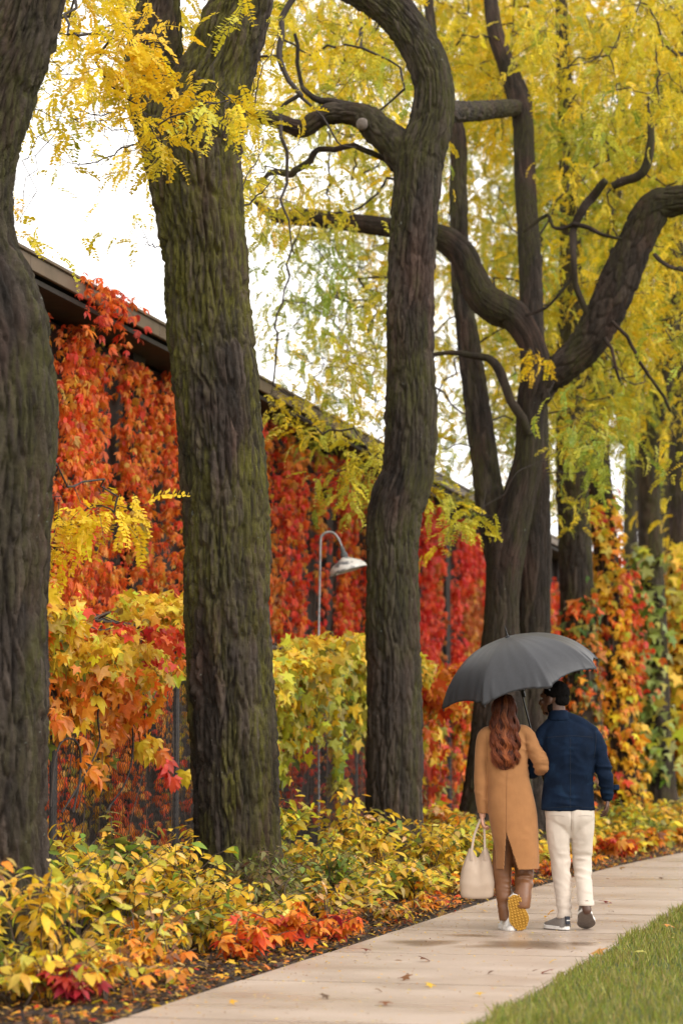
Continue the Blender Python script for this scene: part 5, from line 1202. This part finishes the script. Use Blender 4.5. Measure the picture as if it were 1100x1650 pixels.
# ---------------------------------------------------------------- woman
wom = empty('person', tuple(gw), 'woman with long wavy auburn hair in a camel coat, walking away', 'person', 'couple walking under one umbrella', None, YAW)
W_ = wom
hp, at = head((-.012, .025, 1.585), math.radians(48), .93, (-.012, .0, 1.42))
body_w = hp + hand((-.178, .012, .825), (0, .05, -1), (-1, -.1, 0), .95, 1, .05, .88) + hand((.225, .16, 1.165), (.05, .9, .1), (.2, 0, 1), .5, -1, .1, .88)
body_w += [ell_loft([(.70, .05, 0, .14, .10), (.92, .03, 0, .15, .10), (1.1, .01, 0, .115, .08), (1.28, 0, 0, .14, .085), (1.38, -.01, 0, .14, .07), (1.44, -.01, 0, .07, .05)]),
           rod([(-.13, 0, 1.38, .04), (-.19, -.01, 1.12, .032), (-.178, .012, .82, .024)]), rod([(.11, 0, 1.37, .036), (.236, -.04, 1.20, .030), (.225, .17, 1.165, .024)]),
           rod([(-.03, .02, .72, .07), (-.025, .04, .42, .05), (-.02, .03, .10, .034)]), rod([(.10, .02, .72, .07), (.13, .06, .44, .05), (.10, -.08, .22, .036)])]
solid('body', body_w, W_, SKIN_F, .0055, 3)
for s in (-1, 1): plain('eye', [ball(at(s * .031, .074, .008), (.010, .010, .010))], W_, bpy.data.materials['eye_white'])
ct = ell_loft([(.432, .076, .01, .158, .150), (.52, .071, .008, .163, .148), (.62, .063, .004, .166, .142), (.75, .050, 0, .172, .132), (.90, .034, 0, .174, .124), (1.02, .020, 0, .162, .115), (1.12, .008, 0, .154, .108), (1.22, .002, 0, .158, .108), (1.32, -.006, 0, .168, .106), (1.39, -.010, 0, .170, .096), (1.435, -.012, .002, .140, .080), (1.462, -.012, .006, .085, .062), (1.485, -.012, .010, .060, .056)], 40, 2.2)
cl_ = rod([(-.08, 0, 1.425, .05), (-.140, 0, 1.398, .066), (-.170, -.004, 1.31, .058), (-.184, -.010, 1.20, .051), (-.190, -.010, 1.08, .047), (-.188, -.002, .97, .044), (-.180, .010, .87, .041), (-.178, .012, .838, .040)], 18, cap=False)
cr_ = rod([(.07, 0, 1.43, .05), (.130, 0, 1.410, .066), (.178, -.018, 1.335, .061), (.222, -.040, 1.255, .057), (.248, -.052, 1.195, .056), (.250, -.02, 1.168, .055), (.240, .05, 1.160, .050), (.228, .13, 1.165, .044)], 18, cap=False)
def vent(c):
    if c.z < .441: return True
    if c.z > .70 or c.y > 0: return False
    u = (.70 - c.z) / .27; xc0 = -.016 - .020 * u; xc1 = -.014 + .086 * u; return xc0 < c.x < xc1
solid('coat', [ct, cl_, cr_], W_, COAT, .0065, 3, folds([((.245, -.05, 1.21), (.10, .1, .11), .026, (7, 7, 34)), ((.17, -.05, 1.33), (.08, .1, .08), .020, (16, 8, 22)), ((-.186, 0, .98), (.06, .08, .2), .007, (8, 8, 15)), ((.05, -.12, .62), (.22, .15, .2), .011, (9, 6, 2.2)), ((0, -.1, 1.05), (.18, .12, .16), .007, (6, 6, 9))], .003), vent, .006)
SEAMK = simple('camel_seam', (.22, .095, .034), .85, .1, 40, 0)
co_ = [o for o in W_.children if o.name.startswith('coat')][0]
stitch('back_seam', co_, [(-.015 + .02 * (z - .70), z) for z in np.linspace(.70, 1.14, 14)], W_, SEAMK, .0012)
stitch('armhole_seam', co_, [(.128 + .012 * math.sin((z - 1.2) * 9), z) for z in np.linspace(1.24, 1.42, 10)], W_, SEAMK, .0014)
stitch('armhole_seam', co_, [(-.140 - .008 * math.sin((z - 1.2) * 9), z) for z in np.linspace(1.20, 1.40, 10)], W_, SEAMK, .0014)
th = ell_loft([(.64, .05, 0, .135, .10), (.72, .045, 0, .14, .10)], 28)
la = rod([(-.015, .01, .68, .085), (-.028, .02, .55, .078), (-.036, .025, .42, .066), (-.026, .020, .28, .058), (-.012, .010, .14, .054), (-.006, .004, .066, .054)], 20, cap=False)
ra = rod([(.10, .01, .68, .085), (.115, .03, .55, .078), (.128, .05, .43, .070), (.120, .0, .33, .066), (.106, -.05, .245, .062), (.100, -.065, .19, .060), (.098, -.065, .165, .058)], 20, cap=False)
solid('trousers', [th, la, ra], W_, SATIN, .007, 4, folds([((-.02, 0, .2), (.1, .12, .16), .015, (8, 6, 22)), ((.115, -.02, .36), (.1, .12, .12), .016, (8, 6, 24)), ((.0, 0, .08), (.1, .1, .05), .006, (8, 6, 40))], .003))
shoe(W_, (-.008, .16, 0), math.radians(-8), 0, 0, .27, .110, WHITE, RUBW, RUBW, None, 0, .034, .075)
shoe(W_, (.090, -.090, 0), math.radians(4), math.radians(80), math.radians(-13), .268, .122, WHITE, RUBW, SOLEY, None, 1, .034, .070)
# hair: a soft core and long waved locks lying over the back of the coat
def hair_mat():
    m, t, b, o = nodes('auburn_hair'); src = N(t, 'Attribute', attribute_name='tint').outputs['Color']; L(t, src, b.inputs['Base Color'])
    b.inputs['Roughness'].default_value = .46; b.inputs['Specular IOR Level'].default_value = .2; b.inputs['Anisotropic'].default_value = .5; return m
def hair():
    Vs, Fs, Cs, off = [], [], [], 0
    prof = [(1.705, -.012, .02, .02, .03), (1.69, -.012, .012, .055, .065), (1.655, -.012, .008, .076, .090), (1.60, -.014, .000, .085, .098), (1.53, -.016, -.012, .088, .095), (1.46, -.014, -.050, .096, .070), (1.38, -.016, -.085, .095, .045), (1.30, -.014, -.095, .094, .038), (1.23, -.012, -.098, .084, .034), (1.18, -.016, -.098, .068, .026), (1.15, -.018, -.098, .03, .015)]
    Q = catmull(np.array(prof), per=6)[::-1]; zq = Q[:, 0]
    def on(z, th, k): r = [np.interp(z, zq, Q[:, j]) for j in (1, 2, 3, 4)]; return np.stack([r[0] + r[2] * k * np.cos(th), r[1] + r[3] * k * np.sin(th), z], -1)
    V, Fc = ell_loft([(p[0], p[1], p[2], p[3] * .90, p[4] * .86) for p in prof[::-1]], 32, 2.0); tri = []
    for q in Fc:
        for j in range(1, len(q) - 1): tri.append((q[0], q[j], q[j + 1]))
    base = (V, np.array(tri), np.tile([.045, .012, .006], (len(V), 1)))
    Vs.append(V); Fs.append(np.array(tri)); Cs.append(base[2]); off = len(V)
    for i in range(820):
        th = random.uniform(-math.pi * 1.02, .08 * math.pi) if random.random() < .9 else random.uniform(-math.pi, math.pi)
        z0 = random.uniform(1.60, 1.70); z1 = random.uniform(1.145, 1.26) if random.random() < .8 else random.uniform(1.25, 1.42)
        z = np.linspace(z0, z1, 30); u = (z0 - z) / (z0 - z1); a = (.002 + .015 * u ** .8); q_ = int((th + 7) * 3.2); rq = random.Random(q_); ph = rq.uniform(0, 6.28) + random.gauss(0, .35); wl = rq.uniform(.105, .145); kq = rq.uniform(.92, 1.10); cq = rq.randrange(5)
        P = on(z, th + .10 * np.sin(u * 3 + ph), random.uniform(.95, 1.03) * (1 + (kq - 1) * np.clip(u * 2, 0, 1))); P[:, 0] += a * np.sin(2 * math.pi * z / wl + ph); P[:, 1] += a * .8 * np.cos(2 * math.pi * z / wl + ph) - .003
        P[-4:, 0] += np.array([0, .003, .008, .012]) * random.choice((-1, 1))
        r = random.uniform(.0012, .0030) * np.sin(np.pi * np.clip(.12 + .86 * u, 0, 1)) ** .6
        v, f, _ = tube_arrays(P, r, 5); f = np.vstack([f[:, [0, 1, 2]], f[:, [0, 2, 3]]]); c0 = np.array((lambda t_: t_[cq] if random.random() < .7 else random.choice(t_))(((.10, .026, .011), (.17, .044, .017), (.30, .090, .030), (.06, .016, .008), (.13, .034, .013))))
        cc = c0[None] * .50 * (1 + 1.9 * np.repeat(u, 5)[:, None] ** 2); Vs.append(v); Fs.append(f + off); Cs.append(cc); off += len(v)
    link('hair', mesh_np('hair', np.vstack(Vs), np.vstack(Fs), np.vstack(Cs), smooth=True), W_, hair_mat())
hair()

# ---------------------------------------------------------------- umbrella held by the man
UMB = simple('umbrella_nylon', (.029, .029, .032), .44, .12, 60, .12, .002, 0, .42)
STEEL = simple('dark_steel', (.03, .03, .032), .3, .2, 30, 0, .002, .7)
umb = empty('umbrella', tuple(gm), 'large dark grey umbrella tilted over the couple', 'umbrella', None, None, YAW)
def umbrella():
    R, Hh, nr = .622, .365, 8; ax = UAX; base = GRIP.copy()
    ctr = base + ax * ((1.778 - base[2]) / ax[2]) + np.array([.022, 0, 0])                    # middle of the rim plane
    xx = np.array([1, 0, 0]) - ax * ax[0]; xx /= np.linalg.norm(xx); yy = np.cross(ax, xx); phi0 = math.radians(-30)   # rim tips seen at 30, 75, 120, 165 degrees on the near side
    def ribp(k, s): a = phi0 - k * 2 * math.pi / nr; rr = R * math.sin(s * 1.30) / math.sin(1.30); hh = Hh * (math.cos(s * 1.30) - math.cos(1.30)) / (1 - math.cos(1.30)); return ctr + (xx * math.cos(a) + yy * math.sin(a)) * rr + ax * hh
    V, Fc = [], []; ns, ntt = 26, 18; rng = np.random.default_rng(4)
    for k in range(nr):
        b0 = len(V); sd_ = rng.random(3) * 6
        for i in range(ns + 1):
            s = i / ns
            for j in range(ntt + 1):
                t = j / ntt; sc = 4 * t * (1 - t); se = s * (1 - .075 * sc * s ** 5); p = ribp(k, se) * (1 - t) + ribp(k + 1, se) * t
                mid = p - ctr; outw = mid / (np.linalg.norm(mid) + 1e-9); p = p + outw * (.004 * sc * s)
                edge = min(t, 1 - t); wr = math.exp(-(edge / .22) ** 2) * max(0, s - .55) ** 1.2 * 2.2 * (edge > .001)
                p = p + outw * .026 * wr * math.sin(edge * 70 * (1.25 - s * .7) + sd_[0] + k) + outw * .0018 * math.sin(t * 21 + sd_[1] + s * 6) * s * sc
                V.append(tuple(p))
        Fc += [(b0 + i*(ntt+1)+j, b0 + (i+1)*(ntt+1)+j, b0 + (i+1)*(ntt+1)+j+1, b0 + i*(ntt+1)+j+1) for i in range(ns) for j in range(ntt)]
    me = bpy.data.meshes.new('canopy'); me.from_pydata(V, [], Fc); me.update(); bm = bmesh.new(); bm.from_mesh(me); bmesh.ops.remove_doubles(bm, verts=bm.verts, dist=1e-4); bmesh.ops.recalc_face_normals(bm, faces=bm.faces); bm.to_mesh(me); bm.free()
    for p in me.polygons: p.use_smooth = True
    c = link('canopy', me, umb, UMB); so_ = c.modifiers.new('thickness', 'SOLIDIFY'); so_.thickness = .0015
    apex = ctr + ax * Hh
    plain('shaft', [rod([(*(base - ax * .14), .0065), (*(base + ax * .2), .0065), (*(apex + ax * .01), .006)], 10)], umb, STEEL)
    plain('ferrule', [rod([(*apex, .009), (*(apex + ax * .03), .0055), (*(apex + ax * .085), .0035)], 10)], umb, STEEL)
    cap = MB().lathe([(.022, -.004), (.018, .006), (.006, .012)], apex, ax, 14); plain('top_cap', [(cap.v, cap.f)], umb, STEEL)
    plain('handle', [rod([(*(base - ax * .17), .015), (*(base - ax * .05), .016), (*(base + ax * .07), .014)], 12)], umb, STEEL)
    run = base + ax * .42 if False else ctr - ax * .06
    for k in range(nr):
        rb = plain('rib', [rod([(*(ribp(k, s) - ax * .006), .0024) for s in np.linspace(.03, 1.0, 7)], 6, 3)], umb, STEEL)
        plain('rib_tip', [ball(ribp(k, 1.012), (.006, .006, .006), 0, 8)], rb, STEEL)
        plain('stretcher', [rod([(*run, .0022), (*((run + ribp(k, .52)) / 2), .0022), (*(ribp(k, .52) - ax * .008), .0022)], 6, 2)], umb, STEEL)
    plain('runner', [rod([(*(run - ax * .03), .011), (*(run + ax * .02), .011)], 10)], umb, STEEL)
umbrella()

# ---------------------------------------------------------------- tote bag in her left hand
bag = empty('tote_bag', tuple(gw), 'soft cream leather tote bag hanging from the woman\'s left hand', 'bag', None, None, YAW)
def tote():
    n, rows = 56, 26; V = []; cx0 = -.212
    for i in range(rows + 1):
        u = i / rows
        rx = np.interp(u, [0, .05, .3, .6, .85, 1], [.112, .120, .128, .116, .094, .078]); ry = np.interp(u, [0, .05, .3, .6, .85, 1], [.045, .055, .066, .060, .046, .034])
        cx = cx0 + np.interp(u, [0, .5, 1], [-.006, -.004, .004])
        for j in range(n):
            t = 2 * math.pi * j / n; c, s = math.cos(t), math.sin(t); p = 3.2 - 1.0 * u
            x = cx + rx * np.sign(c) * abs(c) ** (2 / p); y = .03 + ry * np.sign(s) * abs(s) ** (2 / p)
            zt = .575 - .058 * math.exp(-((x - cx + .004) / .030) ** 2) + .012 * abs(c) - .035 * (abs(c) > .9) * u
            z = .222 + .012 * (abs(c) ** 2) * (1 - u) + u * (zt - .222)
            dent = .030 * math.exp(-((x - cx) / .028) ** 2) * max(0, u - .25) ** 1.1 * (1 if s < 0 else -1); y += dent
            y += .004 * vnoise([[x * 14, y * 8, z * 11]], 5)[0]; V.append((x, y, z))
    Fc = [(i*n+j, i*n+(j+1) % n, (i+1)*n+(j+1) % n, (i+1)*n+j) for i in range(rows) for j in range(n)] + [tuple(range(n))[::-1]]
    b = plain('bag_body', [(V, Fc)], bag, LEATH); s = b.modifiers.new('thickness', 'SOLIDIFY'); s.thickness = .004; s.offset = -1
    hx, hy, hz = -.180, .02, .812
    for yy in (-.028, .062):
        pts = catmull([(-.258, .03 + (yy - .03) * .9, .50), (-.257, .03 + (yy - .03) * .9, .56), (-.236, .03 + (yy - .03) * .55, .68), (-.196, hy + (yy - .03) * .2, .785), (hx, hy + (yy - .03) * .15, hz), (-.168, hy + (yy - .03) * .2, .785), (-.163, .03 + (yy - .03) * .55, .68), (-.162, .03 + (yy - .03) * .9, .57), (-.160, .03 + (yy - .03) * .9, .50)], per=6)
        T = np.gradient(pts, axis=0); T /= np.linalg.norm(T, axis=1)[:, None]; sd_ = np.cross(T, [0, 1.0, 0]); sd_ /= np.linalg.norm(sd_, axis=1)[:, None]
        Q = []
        for p, s_ in zip(pts, sd_): Q += [p - s_ * .007 + [0, -.002, 0], p + s_ * .007 + [0, -.002, 0], p + s_ * .007 + [0, .002, 0], p - s_ * .007 + [0, .002, 0]]
        m = len(pts); Fc = [(i*4+j, i*4+(j+1) % 4, (i+1)*4+(j+1) % 4, (i+1)*4+j) for i in range(m-1) for j in range(4)]
        plain('strap', [(Q, Fc)], bag, LEATH, False)
tote()
